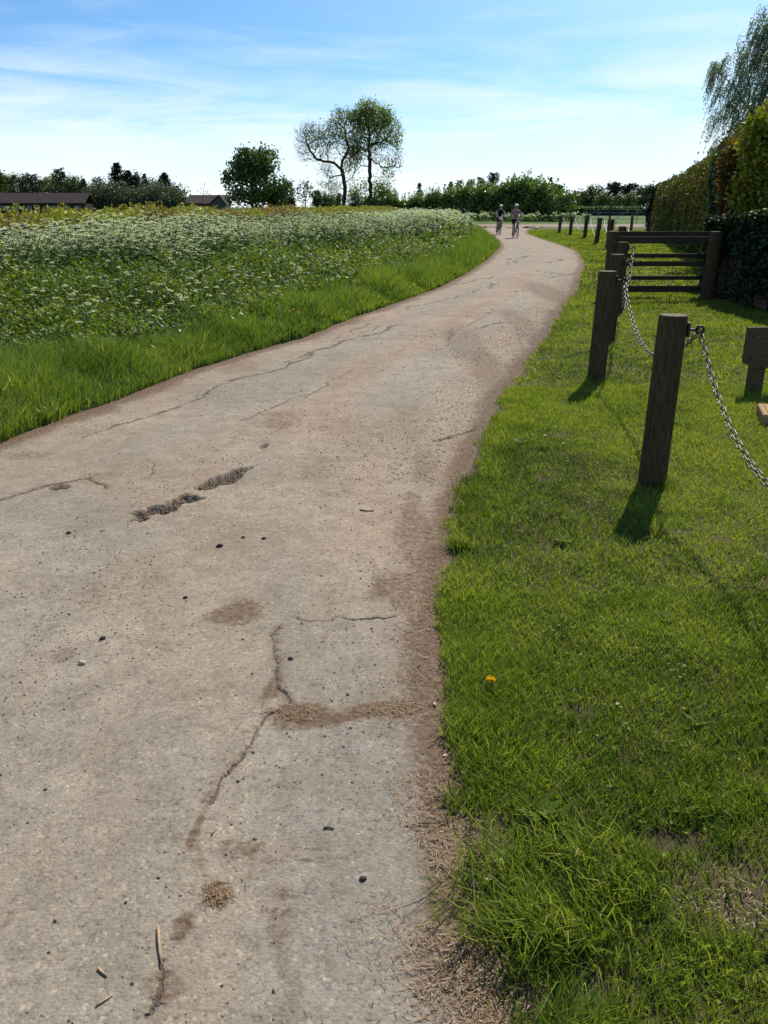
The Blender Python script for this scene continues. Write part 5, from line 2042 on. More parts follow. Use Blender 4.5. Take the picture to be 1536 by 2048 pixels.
TY = 128
grown_tree('tall_tree', 'tall upright tree with open pale green crown and thick straight trunk, right of the pair', TY,
           [([(742, 425, 0), (741, 380, 0), (739, 335, 0), (738, 290, 0), (739, 262, 0)], -1), ([(739, 333, 0), (722, 331, 0), (708, 345, 0.3), (697, 341, 0.5)], 0), ([(740, 318, 0), (752, 325, -0.5), (765, 337, -1), (778, 336, -1.2), (790, 334, -1.2), (801, 341, -1.2)], 0), ([(739, 290, 0), (760, 285, 0.4), (780, 272, 0.8)], 0)],
           [(736, 226, 26, 20, 900, 1.1, 0), (712, 238, 18, 16, 500, 1.0, 0), (764, 238, 22, 20, 800, 1.1, 0), (786, 262, 18, 22, 800, 1.0, 0), (738, 268, 34, 30, 1100, 0.8, 0), (776, 296, 24, 22, 800, 0.8, 0), (712, 292, 20, 28, 700, 0.7, 0), (788, 318, 18, 16, 450, 0.6, 0), (754, 304, 20, 24, 600, 0.6, 0), (712, 318, 16, 16, 350, 0.6, 0.3),
            (764, 375, 17, 18, 600, 1.6, 0), (772, 352, 14, 12, 250, 0.8, 0), (728, 378, 10, 16, 220, 1.0, 0)],
           'young_leaf', 0.38, 5.5, 0.40, 0.018, 0.31, 4.6, 3, 'pair of tall trees beyond the field', ex=2.25, spray=2, spread=0.7, gaps=0.36, trop=(0, 0, 0.15), jit=0.3)
grown_tree('tall_tree', 'leaning half-bare tree with wide twiggy crown, left of the pair', TY + 1.5,
           [([(686, 425, 0), (690, 385, 0), (687, 355, 0), (683, 335, 0), (686, 315, 0)], -1), ([(683, 340, 0), (668, 326, 0), (648, 322, 0), (634, 318, 0), (622, 302, 0), (612, 285, 0)], 0), ([(687, 320, 0), (697, 300, 0), (692, 275, 0), (690, 258, 0)], 0), ([(685, 350, 0), (672, 352, 0), (660, 356, 0)], 0), ([(690, 365, 0), (705, 355, 0), (712, 340, 0)], 0)],
           [(686, 252, 34, 30, 1056, 0.75, 0), (700, 272, 26, 34, 640, 0.7, 0), (665, 280, 26, 34, 704, 0.55, 0), (622, 275, 30, 26, 832, 0.10, 0), (613, 300, 22, 26, 544, 0.06, 0), (645, 295, 22, 26, 544, 0.3, 0), (648, 350, 24, 22, 768, 0.22, 0), (665, 372, 20, 18, 480, 0.2, 0), (635, 330, 16, 16, 256, 0.08, 0), (700, 320, 22, 26, 448, 0.35, 0), (705, 375, 12, 16, 192, 0.6, 0)],
           'young_leaf', 0.38, 5.5, 0.40, 0.018, 0.30, 6.5, 5, 'pair of tall trees beyond the field', ex=2.25, spray=2, spread=0.7, gaps=0.34, trop=(-0.05, 0, 0.12), jit=0.3)

grown_tree('round_tree', 'broad dense dark green oak left of the pair of tall trees', 150,
           [([(505, 425, 0), (505, 385, 0), (506, 360, 0)], -1)],
           [(500, 340, 44, 36, 800, 1, 0), (530, 325, 28, 26, 500, 1, 0), (475, 365, 28, 34, 600, 1, 0), (540, 375, 34, 34, 640, 1.1, 0), (510, 385, 52, 26, 660, 1.1, 0), (556, 388, 24, 26, 420, 1.2, 0), (520, 315, 20, 16, 240, 1, 0), (480, 390, 28, 20, 320, 1.1, 0)],
           'oak', 0.7, 7, 0.9, 0.03, 0.5, 34, 7, gaps=0.22)


def conifer(px, base_py, top_py, wpx, Y, label, mat='dark_conifer', n=900, group='dark conifers far behind the field', name='conifer_tree', taper=0.85, tiers=11):
    b = at(px, base_py, Y)
    t = at(px, top_py, Y)
    H = t[2]
    w = wpx * 1.5 * pxm(Y) / 2
    if 'pine' in label:
        taper = 0.6
    e = thing(name, label, 'tree', (b[0], b[1], 0), group)
    g = Geo()
    tube(g, [(b[0], b[1], -0.1), (b[0], b[1], H * 0.5), (b[0], b[1], H * 0.98)], [w * 0.09 + 0.05, w * 0.06 + 0.03, 0.02], 6)
    build('trunk', g, M['bark'], e)
    g = Geo()
    nb = int(n * 4.2) // 16
    hh = rng.random(nb) ** 1.15
    hh = np.round(hh * tiers) / tiers + 0.03 * rng.normal(size=nb)
    hh = np.clip(hh, 0.0, 1)
    rad = w * (1 - hh ** 1.3 * taper) * (0.7 + 0.45 * rng.random(nb))
    az = rng.random(nb) * 2 * PI
    s = 0.085 * H / 2
    for k in range(nb):
        m = 16
        u = rng.random(m) ** 0.7
        c = np.stack([b[0] + rad[k] * u * math.cos(az[k]), b[1] + rad[k] * u * math.sin(az[k]), H * (0.1 + 0.88 * hh[k]) + rad[k] * 0.35 * u * (0.4 if hh[k] < 0.6 else 1) + 0 * u], 1)
        c += rng.normal(size=(m, 3)) * s * 0.28
        A = np.array([math.cos(az[k]), math.sin(az[k]), 0.45]) + 0.5 * rdir(m)
        leaves(g, c, s * (0.5 + 0.6 * rng.random(m)), s * 0.42, A=A, rnd=rng.random(m))
    # leader shoot
    m = 20
    c = np.stack([b[0] + rng.normal(size=m) * s * 0.12, b[1] + rng.normal(size=m) * s * 0.12, H * (0.93 + 0.07 * rng.random(m))], 1)
    leaves(g, c, s * 0.5, s * 0.2, A=rdir(m) * 0.4 + np.array([0, 0, 1.0]), rnd=rng.random(m))
    build('crown', g, M[mat], e)


for a in [(128, 420, 338, 34, 210, 'narrow dark pine rising highest above the long barn roof'), (242, 420, 327, 46, 205, 'tall dark conifer, highest in the clump right of the barn', 'dark_conifer', 1600), (262, 420, 342, 44, 206, 'broad dark conifer leaning against the highest one in the clump', 'dark_conifer', 1400), (278, 420, 345, 34, 207, 'dark conifer on the right flank of the clump'), (295, 420, 348, 18, 230, 'slim pale spire between the conifer clump and the pyramid'), (334, 420, 346, 42, 205, 'pyramid shaped dark conifer right of the clump', 'dark_conifer', 1400), (358, 420, 372, 24, 207, 'short dark conifer right of the pyramid shaped one'),
          (174, 420, 358, 26, 215, 'dark conifer just right of the barn end'), (200, 420, 356, 30, 216, 'ragged pine between the barn end and the conifer clump'), (72, 420, 350, 42, 212, 'broad dark pine behind the middle of the barn', 'dark_conifer', 1300), (52, 420, 357, 26, 214, 'dark pine left of the broad pine behind the barn'), (34, 420, 353, 30, 216, 'rounded dark pine behind the left part of the barn'), (8, 420, 350, 26, 230, 'dark pine at the left edge behind yellow tree'),
          (838, 420, 366, 20, 150, 'small lone dark conifer above the left end of the hedgerow'), (984, 420, 348, 34, 160, 'broad topped dark pine behind the hedgerow, tallest there', 'dark_conifer', 1300), (960, 420, 356, 24, 160, 'dark conifer just left of the broad topped pine'), (940, 420, 360, 24, 161, 'dark conifer second left of the broad topped pine'), (918, 420, 362, 26, 162, 'dark conifer third left of the broad topped pine'), (900, 420, 364, 24, 163, 'dark conifer at the left end of the row behind the hedgerow'), (1004, 420, 366, 18, 161, 'low dark conifer right of the broad topped pine'), (1098, 420, 355, 14, 150, 'slender conifer spire behind the right part of the hedgerow')]:
    conifer(*a)

G_BG = 'broadleaf trees far behind the field'


def bg_tree(label, Y, els, n, s, mat, base=None, name='background_tree', clumpy=0.6):
    els = [(a, min(b, 412 - d * 0.45), c * 1.2, d * 1.08) for a, b, c, d in els] + [(els[0][0], 406, els[0][2] * 1.25, 9)]
    n = int(n * 1.3)
    ls = lobes(Y, *els)
    c0 = ls[0]
    blob_plant(name, label, 'tree', ls, int(n * 2.6), s * 0.8, mat, [(c0[0], c0[1], -0.1), (c0[0], c0[1], max(0.6, c0[2] * 0.6))], G_BG, clumpy, trunk_r=0.2)


for a in [('dark spreading tree far behind the left half of the barn roof', 240, [(40, 372, 34, 20), (20, 380, 26, 18), (66, 378, 24, 18)], 1400, 0.7, 'bg_leaf'), ('dark spreading tree far behind the right half of the barn roof', 242, [(120, 374, 34, 20), (150, 380, 30, 16), (95, 380, 26, 16)], 1400, 0.7, 'bg_leaf'), ('dark green tree mass filling in behind the conifer clump', 226, [(250, 378, 38, 26), (285, 380, 30, 24), (220, 384, 26, 18)], 1700, 0.6, 'dark_conifer'), ('dark green tree filling in behind the pyramid shaped conifer', 227, [(325, 384, 30, 22), (350, 390, 24, 16)], 1100, 0.6, 'dark_conifer'),
          ('yellow-green tree behind the left end of the barn', 220, [(12, 370, 18, 20), (2, 362, 10, 14)], 700, 0.7, 'bg_yellow'), ('yellow-green tree rising between the pines behind the barn', 225, [(105, 372, 16, 18), (112, 360, 8, 10)], 600, 0.7, 'bg_yellow'), ('green tree behind the right end of the barn', 215, [(150, 374, 20, 18), (160, 385, 20, 16)], 700, 0.7, 'bg_leaf'),
          ('grey-green willow at the right end of the barn', 175, [(195, 392, 22, 22), (185, 400, 18, 14)], 1300, 0.5, 'willow_green'), ('grey-green willow in front of the conifer clump, left', 176, [(235, 393, 28, 22), (250, 402, 30, 14)], 1500, 0.5, 'willow_green'), ('grey-green willow in front of the conifer clump, middle', 177, [(285, 393, 26, 20), (275, 402, 26, 14)], 1400, 0.5, 'willow_green'), ('grey-green willow in front of the pyramid conifer', 178, [(325, 390, 28, 20), (340, 400, 28, 14)], 1500, 0.5, 'willow_green'), ('green bush between the willow and the second roof', 180, [(365, 402, 22, 12), (380, 405, 14, 10)], 800, 0.45, 'bg_leaf'),
          ('dark rounded tree between the oak and the flat topped pine', 165, [(578, 392, 10, 24), (572, 380, 8, 16)], 700, 0.45, 'dark_conifer'), ('low green trees right of the flat topped pine', 190, [(645, 400, 18, 16), (632, 395, 10, 12)], 900, 0.5, 'bg_leaf'), ('low green bushes left of the half-bare tree', 195, [(668, 402, 16, 12)], 500, 0.5, 'bg_leaf'), ('pale green bush between the two tall trees', 185, [(712, 398, 16, 16), (720, 404, 16, 10)], 700, 0.45, 'willow_green'), ('green bush right of the tall tree', 160, [(775, 402, 14, 14)], 500, 0.4, 'bg_leaf'),
          ('low green tree at the left of the far field edge', 230, [(1190, 392, 20, 17), (1178, 396, 16, 12)], 900, 0.7, 'bg_leaf'), ('pointed dark tree in the middle of the far field edge', 225, [(1229, 385, 14, 18), (1225, 378, 10, 10), (1234, 374, 10, 6)], 900, 0.6, 'dark_conifer'), ('rounded pale bush at the far field edge', 215, [(1208, 401, 15, 9)], 500, 0.5, 'bg_leaf'), ('leaning flat topped dark pine at the far field edge', 226, [(1258, 376, 12, 7), (1264, 372, 9, 4), (1250, 382, 8, 6)], 600, 0.6, 'dark_conifer'), ('rounded green bush below the leaning pine', 216, [(1250, 399, 18, 11)], 700, 0.5, 'bg_leaf'), ('broad dark tree left of the yew at the far field edge', 220, [(1288, 390, 18, 16), (1300, 386, 14, 14)], 900, 0.6, 'bg_leaf'), ('green tree behind the rounded bush and the leaning pine', 235, [(1275, 394, 16, 14)], 600, 0.6, 'bg_leaf'), ('low tree at the far left of the field edge behind the hedgerow', 235, [(1155, 396, 22, 14)], 700, 0.7, 'bg_leaf')]:
    bg_tree(*a)

# flat topped Scots pine, slim birch
grown_tree('scots_pine', 'flat topped pine with bare stem between the oak and the half-bare tree', 170,
           [([(612, 425, 0), (611, 395, 0), (608, 378, 0)], -1), ([(611, 392, 0), (600, 388, 0), (594, 384, 0)], 0)],
           [(607, 369, 15, 6, 130, 1, 0), (614, 373, 10, 6, 70, 1, 0), (594, 383, 9, 7, 70, 1, 0), (597, 396, 8, 8, 50, 1, 0), (622, 388, 5, 6, 24, 1, 0)], 'dark_conifer', 0.5, 6, 0.7, 0.035, 0.42, 9, 15)
grown_tree('birch_sapling', 'thin sparse birch above the second roof left of the oak', 165,
           [([(405, 425, 0), (406, 395, 0), (408, 375, 0)], -1)], [(408, 378, 8, 14, 90, 0.7, 0), (396, 388, 8, 8, 40, 0.6, 0), (420, 388, 9, 7, 40, 0.6, 0)], 'bg_leaf', 0.5, 5, 0.7, 0.02, 0.3, 1.6, 16)

# weeping tree behind the right hedge
BY = 27
e, nodes, par, R = grown_tree('weeping_birch', 'tall weeping birch with drooping grey-green strands above the right hedge', BY,
                              [([(1545, 520, 1), (1540, 330, 1), (1528, 210, 1), (1522, 120, 1), (1530, 40, 1)], -1), ([(1535, 300, 1), (1480, 255, 0.6), (1435, 232, 0.4)], 0), ([(1528, 215, 1), (1480, 170, 0.5), (1440, 138, 0.2)], 0), ([(1540, 330, 1), (1470, 300, 0.2), (1425, 275, 0.0)], 0), ([(1524, 140, 1), (1495, 80, 0.8), (1500, 60, 0.8)], 0)],
                              [(1425, 140, 14, 16, 160, 1, -0.2), (1412, 150, 10, 22, 120, 1, -0.2), (1402, 258, 12, 16, 110, 1, 0), (1450, 120, 10, 14, 60, 1, 0), (1440, 165, 16, 26, 160, 1, -0.1), (1478, 190, 20, 46, 260, 1, 0), (1500, 130, 20, 50, 280, 1, 0), (1530, 70, 24, 46, 300, 1, 0), (1500, 230, 34, 50, 400, 1, 0),
                               (1455, 250, 24, 30, 200, 1, 0), (1415, 262, 18, 18, 120, 1, 0), (1440, 285, 24, 16, 140, 1, 0), (1545, 190, 40, 80, 500, 1, 0), (1600, 130, 50, 100, 600, 1, 0), (1480, 285, 34, 22, 200, 1, 0)],
                              'birch_leaf', 0.14, 2.2, 0.17, 0.0045, 0.07, 1.2, 23, gaps=0.35, ex=2.4, trop=(-0.05, 0, 0.0), jit=0.25)
gl_ = Geo()
gs = Geo()
tips = np.where(R < 0.008)[0]
tips = rng.choice(tips, 1750)
PA, PB = [], []
for i in tips:
    ln = 0.22 + 0.5 * rng.random()
    m = int(ln / 0.055)
    t = np.linspace(0, 1, m)
    lean = np.array([-0.25 - 0.25 * rng.random(), 0.15 * rng.normal(), 0])
    P = nodes[i] + rng.normal(size=3) * 0.07 + lean * (t[:, None] ** 0.8) * ln * 0.8 + np.array([0, 0, -1.0]) * (t[:, None] ** 1.35) * ln
    PA.append(P[:-1])
    PB.append(P[1:])
    c = np.repeat(P, 2, 0) + rng.normal(size=(2 * m, 3)) * 0.022
    A = np.array([-0.25, 0, -0.9]) + rng.normal(size=(2 * m, 3)) * 0.5
    leaves(gl_, c, 0.062 * (0.7 + 0.6 * rng.random(2 * m)), 0.026, A=A)
stem_ribbons(gs, np.concatenate(PA), np.concatenate(PB), np.full(sum(map(len, PA)), 0.003))
build('strand_leaves', gl_, M['birch_leaf'], e)
build('hanging_twig', gs, M['bark'], e)

# ------------------------------------------------------------------ buildings
BYD = 160
k = pxm(BYD)
xa, xb = at(-60, 400, BYD)[0], at(170, 400, BYD)[0]
zr, ze = at(80, 387, BYD)[2], at(80, 407, BYD)[2]
e = thing('barn', 'long low stable block with dark roof and pale wall panels at the far left', 'building', ((xa + xb) / 2, BYD, 0))
g = Geo()
box(g, ((xa + xb) / 2, BYD + 3, ze / 2 - 0.03), (xb - xa - 0.6, 5.0, ze - 0.02))
build('wall', g, M['barn_wall'], e)
g = Geo()
V = np.array([[xa, BYD - 0.3, ze - 0.05], [xb, BYD - 0.3, ze - 0.05], [xb, BYD + 3, zr], [xa, BYD + 3, zr], [xb, BYD + 6.3, ze - 0.05], [xa, BYD + 6.3, ze - 0.05],
              [xa, BYD - 0.3, ze + 0.10], [xb, BYD - 0.3, ze + 0.10], [xb, BYD + 3, zr + 0.15], [xa, BYD + 3, zr + 0.15], [xb, BYD + 6.3, ze + 0.10], [xa, BYD + 6.3, ze + 0.10]])
g.add(V, [np.array([[6, 7, 8, 9], [9, 8, 10, 11], [0, 3, 2, 1], [3, 5, 4, 2], [0, 1, 7, 6], [5, 11, 10, 4], [0, 6, 9, 3], [3, 9, 11, 5], [1, 2, 8, 7], [2, 4, 10, 8]])])
build('roof', g, M['roof'], e)
for px0, px1 in ((-30, -8), (-2, 10), (14, 22), (30, 38), (50, 61), (70, 77), (84, 93), (98, 110), (126, 138), (146, 160)):
    g = Geo()
    box(g, ((at(px0, 408, BYD)[0] + at(px1, 408, BYD)[0]) / 2, BYD + 0.46, ze - 0.72), ((px1 - px0) * k, 0.1, 0.8), bev=0.01)
    build('wall_panel', g, M['white_panel'], e)

BY2 = 170
e = thing('cottage', 'grey roofed house with pale gable half hidden left of the oak', 'building', (at(425, 410, BY2)[0], BY2, 0))
xa, xb = at(372, 400, BY2)[0], at(452, 400, BY2)[0]
zr, ze = at(400, 391, BY2)[2], at(400, 407, BY2)[2]
g = Geo()
box(g, ((xa + xb) / 2, BY2 + 3, ze / 2), (xb - xa - 0.4, 6, ze))
xg = at(440, 400, BY2)[0]
V = np.array([[xg - 1.6, BY2 - 1.2, 0], [xb, BY2 - 1.2, 0], [xb, BY2 - 1.2, ze], [(xg - 1.6 + xb) / 2 + 0.3, BY2 - 1.2, zr - 0.1], [xg - 1.6, BY2 - 1.2, ze]])
V2 = V + np.array([0, 1.1, 0])
g.add(np.concatenate([V, V2]), [np.array([[0, 1, 2, 3, 4]]), np.array([[9, 8, 7, 6, 5]]), np.array([[i, i + 5, (i + 1) % 5 + 5, (i + 1) % 5] for i in range(5)])])
build('wall', g, M['render_wall'], e)
g = Geo()
V = np.array([[xa, BY2 - 0.4, ze - 0.1], [xb, BY2 - 0.4, ze - 0.1], [xb, BY2 + 3, zr], [xa, BY2 + 3, zr], [xb, BY2 + 6.4, ze - 0.1], [xa, BY2 + 6.4, ze - 0.1]])
Vt = V + np.array([0, 0, 0.14])
g.add(np.concatenate([V, Vt]), [np.array([[6, 7, 8, 9], [9, 8, 10, 11], [0, 3, 2, 1], [3, 5, 4, 2], [0, 1, 7, 6], [5, 11, 10, 4], [0, 6, 9, 3], [3, 9, 11, 5], [1, 2, 8, 7], [2, 4, 10, 8]])])
ap = np.array([(xg - 1.6 + xb) / 2 + 0.3, BY2 - 1.4, zr])
for sx, xe in ((-1, xg - 1.9), (1, xb + 0.3)):
    V = np.array([[xe, BY2 - 1.5, ze - 0.2], [ap[0], BY2 - 1.5, zr], [ap[0], BY2 + 1.5, zr], [xe, BY2 + 1.5, ze - 0.2]])
    Vt = V + np.array([0, 0, 0.15])
    g.add(np.concatenate([V, Vt]), [np.array([[0, 3, 2, 1], [4, 5, 6, 7], [0, 1, 5, 4], [1, 2, 6, 5], [2, 3, 7, 6], [3, 0, 4, 7]])])
build('roof', g, M['roof'], e)

# ------------------------------------------------------------------ cyclists
M['tyre'] = plain_mat('tyre', (0.02, 0.02, 0.02), 0.8)
M['rim'] = plain_mat('rim', (0.30, 0.30, 0.31), 0.35, 0.8)
M['bike_dark'] = plain_mat('bike_dark', (0.04, 0.045, 0.05), 0.4)
M['bike_blue'] = plain_mat('bike_blue', (0.25, 0.38, 0.42), 0.4)
M['saddle'] = plain_mat('saddle', (0.015, 0.015, 0.015), 0.6)
M['skin'] = plain_mat('skin', (0.50, 0.30, 0.22), 0.55, var=0.06)
M['black_cloth'] = plain_mat('black_cloth', (0.018, 0.019, 0.024), 0.9)
M['navy_cloth'] = plain_mat('navy_cloth', (0.045, 0.055, 0.09), 0.9)
M['pink_cloth'] = plain_mat('pink_cloth', (0.30, 0.22, 0.225), 0.9, var=0.08)
M['white_shell'] = plain_mat('white_shell', (0.78, 0.78, 0.76), 0.35, var=0.03)
M['hair'] = plain_mat('hair', (0.05, 0.032, 0.02), 0.7)
M['eye'] = plain_mat('eye', (0.03, 0.025, 0.02), 0.3)
M['lip'] = plain_mat('lip', (0.33, 0.13, 0.11), 0.5)


def local(name, g, mat, parent, smooth=True):
    return link(name, g.mesh(name, mat, (0, 0, 0), smooth), parent)


def bicycle(label, loc, rz, framemat):
    e = thing('bicycle', label, 'bicycle', loc, 'bicycles ridden along the lane', rz)
    for y in (-0.52, 0.54):
        w = bpy.data.objects.new('wheel', None)
        COL.objects.link(w)
        w.parent = e
        w.location = (0, y, 0.345)
        g = Geo()
        torus(g, (0, 0, 0), 0.322, 0.023, (1, 0, 0), 36, 8)
        local('tyre', g, M['tyre'], w)
        g = Geo()
        torus(g, (0, 0, 0), 0.293, 0.009, (1, 0, 0), 36, 6)
        tube(g, [(-0.05, 0, 0), (0.05, 0, 0)], 0.02, 10)
        for k in range(18):
            a = k * 2 * PI / 18
            tube(g, [(0.03 * (-1) ** k, 0.02 * math.cos(a), 0.02 * math.sin(a)), (0, 0.29 * math.cos(a), 0.29 * math.sin(a))], 0.002, 4, cap=False)
        local('rim', g, M['rim'], w)
    g = Geo()
    hd_t, hd_b, st, bb, rear = (0, -0.36, 0.90), (0, -0.405, 0.74), (0, 0.22, 0.86), (0, 0.10, 0.30), (0, 0.54, 0.345)
    tube(g, [hd_t, hd_b], 0.024, 10)
    tube(g, [hd_t, st], 0.018, 8)
    tube(g, [hd_b, bb], 0.021, 8)
    tube(g, [bb, st, (0, 0.245, 0.97)], 0.018, 8)
    for s in (-1, 1):
        tube(g, [(0.03 * s, 0.10, 0.30), (0.06 * s, 0.54, 0.345)], 0.011, 6)
        tube(g, [(0.02 * s, 0.22, 0.83), (0.06 * s, 0.54, 0.345)], 0.010, 6)
    local('frame', g, framemat, e)
    g = Geo()
    for s in (-1, 1):
        tube(g, [(0.0, -0.405, 0.73), (0.055 * s, -0.42, 0.70), (0.055 * s, -0.52, 0.345)], 0.014, 7)
    local('fork', g, framemat, e)
    g = Geo()
    tube(g, [(0, -0.36, 0.90), (0, -0.40, 1.02)], 0.016, 8)
    tube(g, [(-0.31, -0.36, 1.04), (-0.14, -0.40, 1.03), (0.14, -0.40, 1.03), (0.31, -0.36, 1.04)], 0.013, 8)
    for s in (-1, 1):
        tube(g, [(0.20 * s, -0.39, 1.04), (0.32 * s, -0.355, 1.04)], 0.018, 8)
    local('handlebar', g, framemat, e)
    g = Geo()
    blobmesh(g, (0, 0.27, 0.99), 0.12, 5, 0.35)
    local('saddle', g, M['saddle'], e)
    g = Geo()
    torus(g, (0.05, 0.10, 0.30), 0.085, 0.008, (1, 0, 0), 20, 6)
    tube(g, [(-0.09, 0.10, 0.30), (0.09, 0.10, 0.30)], 0.015, 8)
    tube(g, [(0.075, 0.10, 0.30), (0.085, 0.10, 0.13)], 0.012, 6)
    tube(g, [(-0.075, 0.10, 0.30), (-0.085, 0.10, 0.47)], 0.012, 6)
    local('crank', g, M['rim'], e)
    for s, z in ((1, 0.13), (-1, 0.47)):
        g = Geo()
        box(g, (0.14 * s, 0.10, z), (0.10, 0.08, 0.02), bev=0.004)
        local('pedal', g, M['saddle'], e)
    return e


def skin(name, mat, parent, chains, sub=1, extra=None):
    """one continuous surface grown round connected joints; chains: lists of (x,y,z,r); first point of a later chain is looked up"""
    V, E, Rr = [], [], []

    def idx(p):
        for i, q in enumerate(V):
            if (Vector(q) - Vector(p[:3])).length < 1e-4:
                return i
        V.append(tuple(p[:3]))
        Rr.append(p[3])
        return len(V) - 1
    for c in chains:
        ii = [idx(p) for p in c]
        E += [(a, b) for a, b in zip(ii[:-1], ii[1:])]
    me = bpy.data.meshes.new('sk')
    me.from_pydata(V, E, [])
    o = bpy.data.objects.new('sk', me)
    COL.objects.link(o)
    md = o.modifiers.new('skin', 'SKIN')
    md.use_smooth_shade = True
    sv = me.skin_vertices[0].data
    for i, r in enumerate(Rr):
        rr = r if isinstance(r, tuple) else (r, r)
        sv[i].radius = rr
        sv[i].use_root = (i == 0)
    ms = o.modifiers.new('sub', 'SUBSURF')
    ms.levels = sub
    ms.render_levels = sub
    dg = bpy.context.evaluated_depsgraph_get()
    dg.update()
    m2 = bpy.data.meshes.new_from_object(o.evaluated_get(dg))
    m2.name = name
    bpy.data.objects.remove(o)
    if extra is not None:
        import bmesh
        bm = bmesh.new()
        bm.from_mesh(m2)
        tmp = extra.mesh('tmp', mat, (0, 0, 0), True)
        bm.from_mesh(tmp)
        bm.to_mesh(m2)
        bm.free()
    m2.materials.clear()
    m2.materials.append(mat)
    for p_ in m2.polygons:
        p_.use_smooth = True
    return link(name, m2, parent)


def ball(g, c, r, n=14, m=9, sc=(1, 1, 1), z0=-1.0, rnd=0.5):
    V = []
    for i in range(m + 1):
        b = math.acos(1 - (1 - z0) * i / m) if z0 > -1 else PI * i / m
        for j in range(n):
            a = 2 * PI * j / n
            V.append([r * sc[0] * math.sin(b) * math.cos(a), r * sc[1] * math.sin(b) * math.sin(a), r * sc[2] * math.cos(b)])
    V = np.array(V) + np.asarray(c)
    i = np.arange(m)[:, None] * n
    j = np.arange(n)[None]
    g.add(V, [np.stack([i + j, i + n + j, i + n + (j + 1) % n, i + (j + 1) % n], -1).reshape(-1, 4)], rnd)


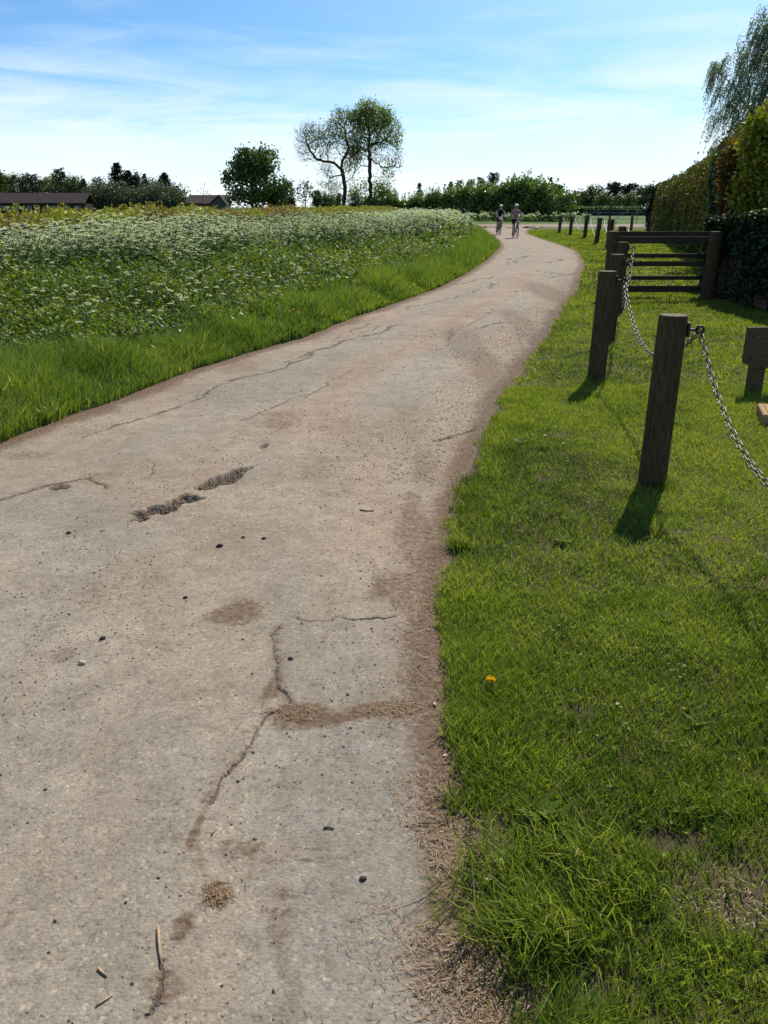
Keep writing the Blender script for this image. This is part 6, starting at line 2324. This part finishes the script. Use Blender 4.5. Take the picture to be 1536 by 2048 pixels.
def rider(label, loc, rz, topm, botm, sleeves, vis=False):
    e = thing('person', label, 'person', loc, 'cyclists on the lane', rz)
    pel = (0, 0.26, 1.02, 0.135)
    wai = (0, 0.22, 1.18, 0.125)
    che = (0, 0.12, 1.36, 0.150)
    nk = (0, 0.04, 1.50, 0.065)
    hb = (0, 0.00, 1.585, 0.070)
    hm = (0, -0.015, 1.66, 0.088)
    ht = (0, 0.0, 1.735, 0.070)
    chains = [[pel, wai, che, nk, hb, hm, ht]]
    arms, legs = [], []
    hands = Geo()
    for s in (-1, 1):
        sh = (0.165 * s, 0.07, 1.44, 0.062)
        el = (0.30 * s, -0.06, 1.22, 0.043)
        wr = (0.275 * s, -0.29, 1.085, 0.030)
        pa = (0.265 * s, -0.345, 1.075, 0.036)
        arms.append([che, sh, el, wr, pa])
        # five fingers curled round the grip
        for q in range(4):
            x = (0.232 + 0.021 * q) * s
            tube(hands, [(x, -0.35, 1.072), (x, -0.385, 1.064), (x, -0.392, 1.036), (x, -0.368, 1.018 + 0.003 * q)], [0.011, 0.0100, 0.009, 0.0075], 6)
        tube(hands, [(0.225 * s, -0.335, 1.068), (0.208 * s, -0.350, 1.045), (0.212 * s, -0.372, 1.026)], [0.012, 0.011, 0.008], 6)
        pz = 0.13 if s > 0 else 0.47
        hip = (0.095 * s, 0.24, 1.00, 0.098)
        kn = (0.125 * s, -0.16 if s < 0 else -0.03, 0.80 if s < 0 else 0.60, 0.062)
        cf_ = (0.125 * s, -0.02 if s < 0 else 0.07, 0.66 if s < 0 else 0.42, 0.057)
        an = (0.13 * s, 0.14, pz + 0.10, 0.038)
        toe = (0.14 * s, 0.04, pz + 0.045, 0.036)
        legs.append([pel, hip, kn, cf_, an, toe])
    face = Geo()
    ball(face, (0, -0.112, 1.635), 0.016, 8, 6, (0.8, 1.2, 1.3))       # nose
    for s in (-1, 1):
        ball(face, (0.088 * s, 0.0, 1.645), 0.026, 8, 6, (0.4, 0.8, 1.2))   # ears
    for f, m in ((face, hands),):
        off_ = f.n
        f.v += m.v
        f.at += m.at
        f.f += [(a + off_, b) for a, b in m.f]
        f.n += m.n
    skin('body', M['skin'], e, chains + arms + legs, 1, face)
    g = Geo()
    for s in (-1, 1):
        ball(g, (0.034 * s, -0.098, 1.662), 0.011, 8, 6)
    local('eye', g, M['eye'], e)
    g = Geo()
    ball(g, (0, -0.095, 1.605), 0.018, 8, 6, (1.3, 0.5, 0.4))
    local('mouth', g, M['lip'], e)

    def fat(p, k=0.012):
        return (*p[:3], p[3] + k)
    top = [[fat(pel, 0.016), fat(wai, 0.018), fat(che, 0.016), (0, 0.055, 1.475, 0.078)]]
    for s in (-1, 1):
        a = arms[0 if s < 0 else 1]
        ch = [fat(che, 0.016), fat(a[1], 0.014)]
        if sleeves:
            ch += [fat(a[2], 0.012), fat(a[3], 0.010)]
        else:
            sh, el = np.array(a[1]), np.array(a[2])
            md = sh * 0.6 + el * 0.4
            ch += [(*md[:3], 0.066)]
        top.append(ch)
    skin('top', topm, e, top, 1)
    sh_ = [[fat(pel, 0.020), (0, 0.245, 1.08, 0.145)]]
    for lg in legs:
        kn = np.array(lg[2])
        hp_ = np.array(lg[1])
        md = hp_ * 0.22 + kn * 0.78
        sh_.append([fat(pel, 0.020), fat(lg[1], 0.016), (*md[:3], 0.086)])
    skin('shorts', botm, e, sh_, 1)
    for s in (-1, 1):
        pz = 0.13 if s > 0 else 0.47
        g = Geo()
        ball(g, (0.14 * s, 0.07, pz + 0.055), 0.06, 10, 7, (0.8, 2.1, 0.8))
        local('shoe', g, M['black_cloth'], e)
    g = Geo()
    ball(g, (0, 0.01, 1.685), 0.122, 18, 8, (0.93, 1.22, 0.95), z0=-0.05)
    ball(g, (0, 0.01, 1.685), 0.105, 18, 8, (0.93, 1.22, 0.95), z0=-0.05)
    local('helmet', g, M['white_shell'], e)
    if vis:
        g = Geo()
        box(g, (0, -0.155, 1.70), (0.16, 0.07, 0.014), bev=0.005)
        local('helmet_peak', g, M['black_cloth'], e)
    g = Geo()
    ball(g, (0, 0.055, 1.63), 0.078, 12, 8, (1.05, 0.75, 1.1))
    local('hair', g, M['hair'], e)
    return e


for (px, py, lab_b, lab_p, bm_, tm, bt, sl_, hd) in (
        (997, 470.5, 'dark bicycle ridden by the left cyclist in black', 'left cyclist in white helmet and black top riding along the lane', 'bike_dark', 'black_cloth', 'navy_cloth', False, 0.16),
        (1030, 477.5, 'pale blue bicycle ridden by the right cyclist in pink', 'right cyclist in white helmet, dusty pink long-sleeved top and black shorts', 'bike_blue', 'pink_cloth', 'black_cloth', True, 0.20)):
    p = gp(px, py)
    rzv = -math.atan2(p[0], p[1]) + hd
    zz_ = float(z_road(p[0], p[1]))
    bk = bicycle(lab_b, (p[0], p[1], zz_), rzv, M[bm_])
    rd_ = rider(lab_p, (p[0], p[1], zz_), rzv, M[tm], M[bt], sl_, vis=sl_)
    for o_ in (bk, rd_):
        o_.scale = (-1, 1, 1)
        o_.rotation_euler = (0, 0.0 if sl_ else 0.05, rzv)
# bag on the left rider's handlebar
p = gp(997, 470.5)
rzv = -math.atan2(p[0], p[1]) + 0.16
g = Geo()
box(g, (0, -0.50, 0.98), (0.17, 0.10, 0.17), bev=0.03)
o = local('handlebar_bag', g, M['white_shell'], None, False)
tag(o, "small white bag on the left cyclist's handlebar", 'bag')
o.location = (p[0], p[1], float(z_road(p[0], p[1])))
o.rotation_euler = (0, 0, rzv)
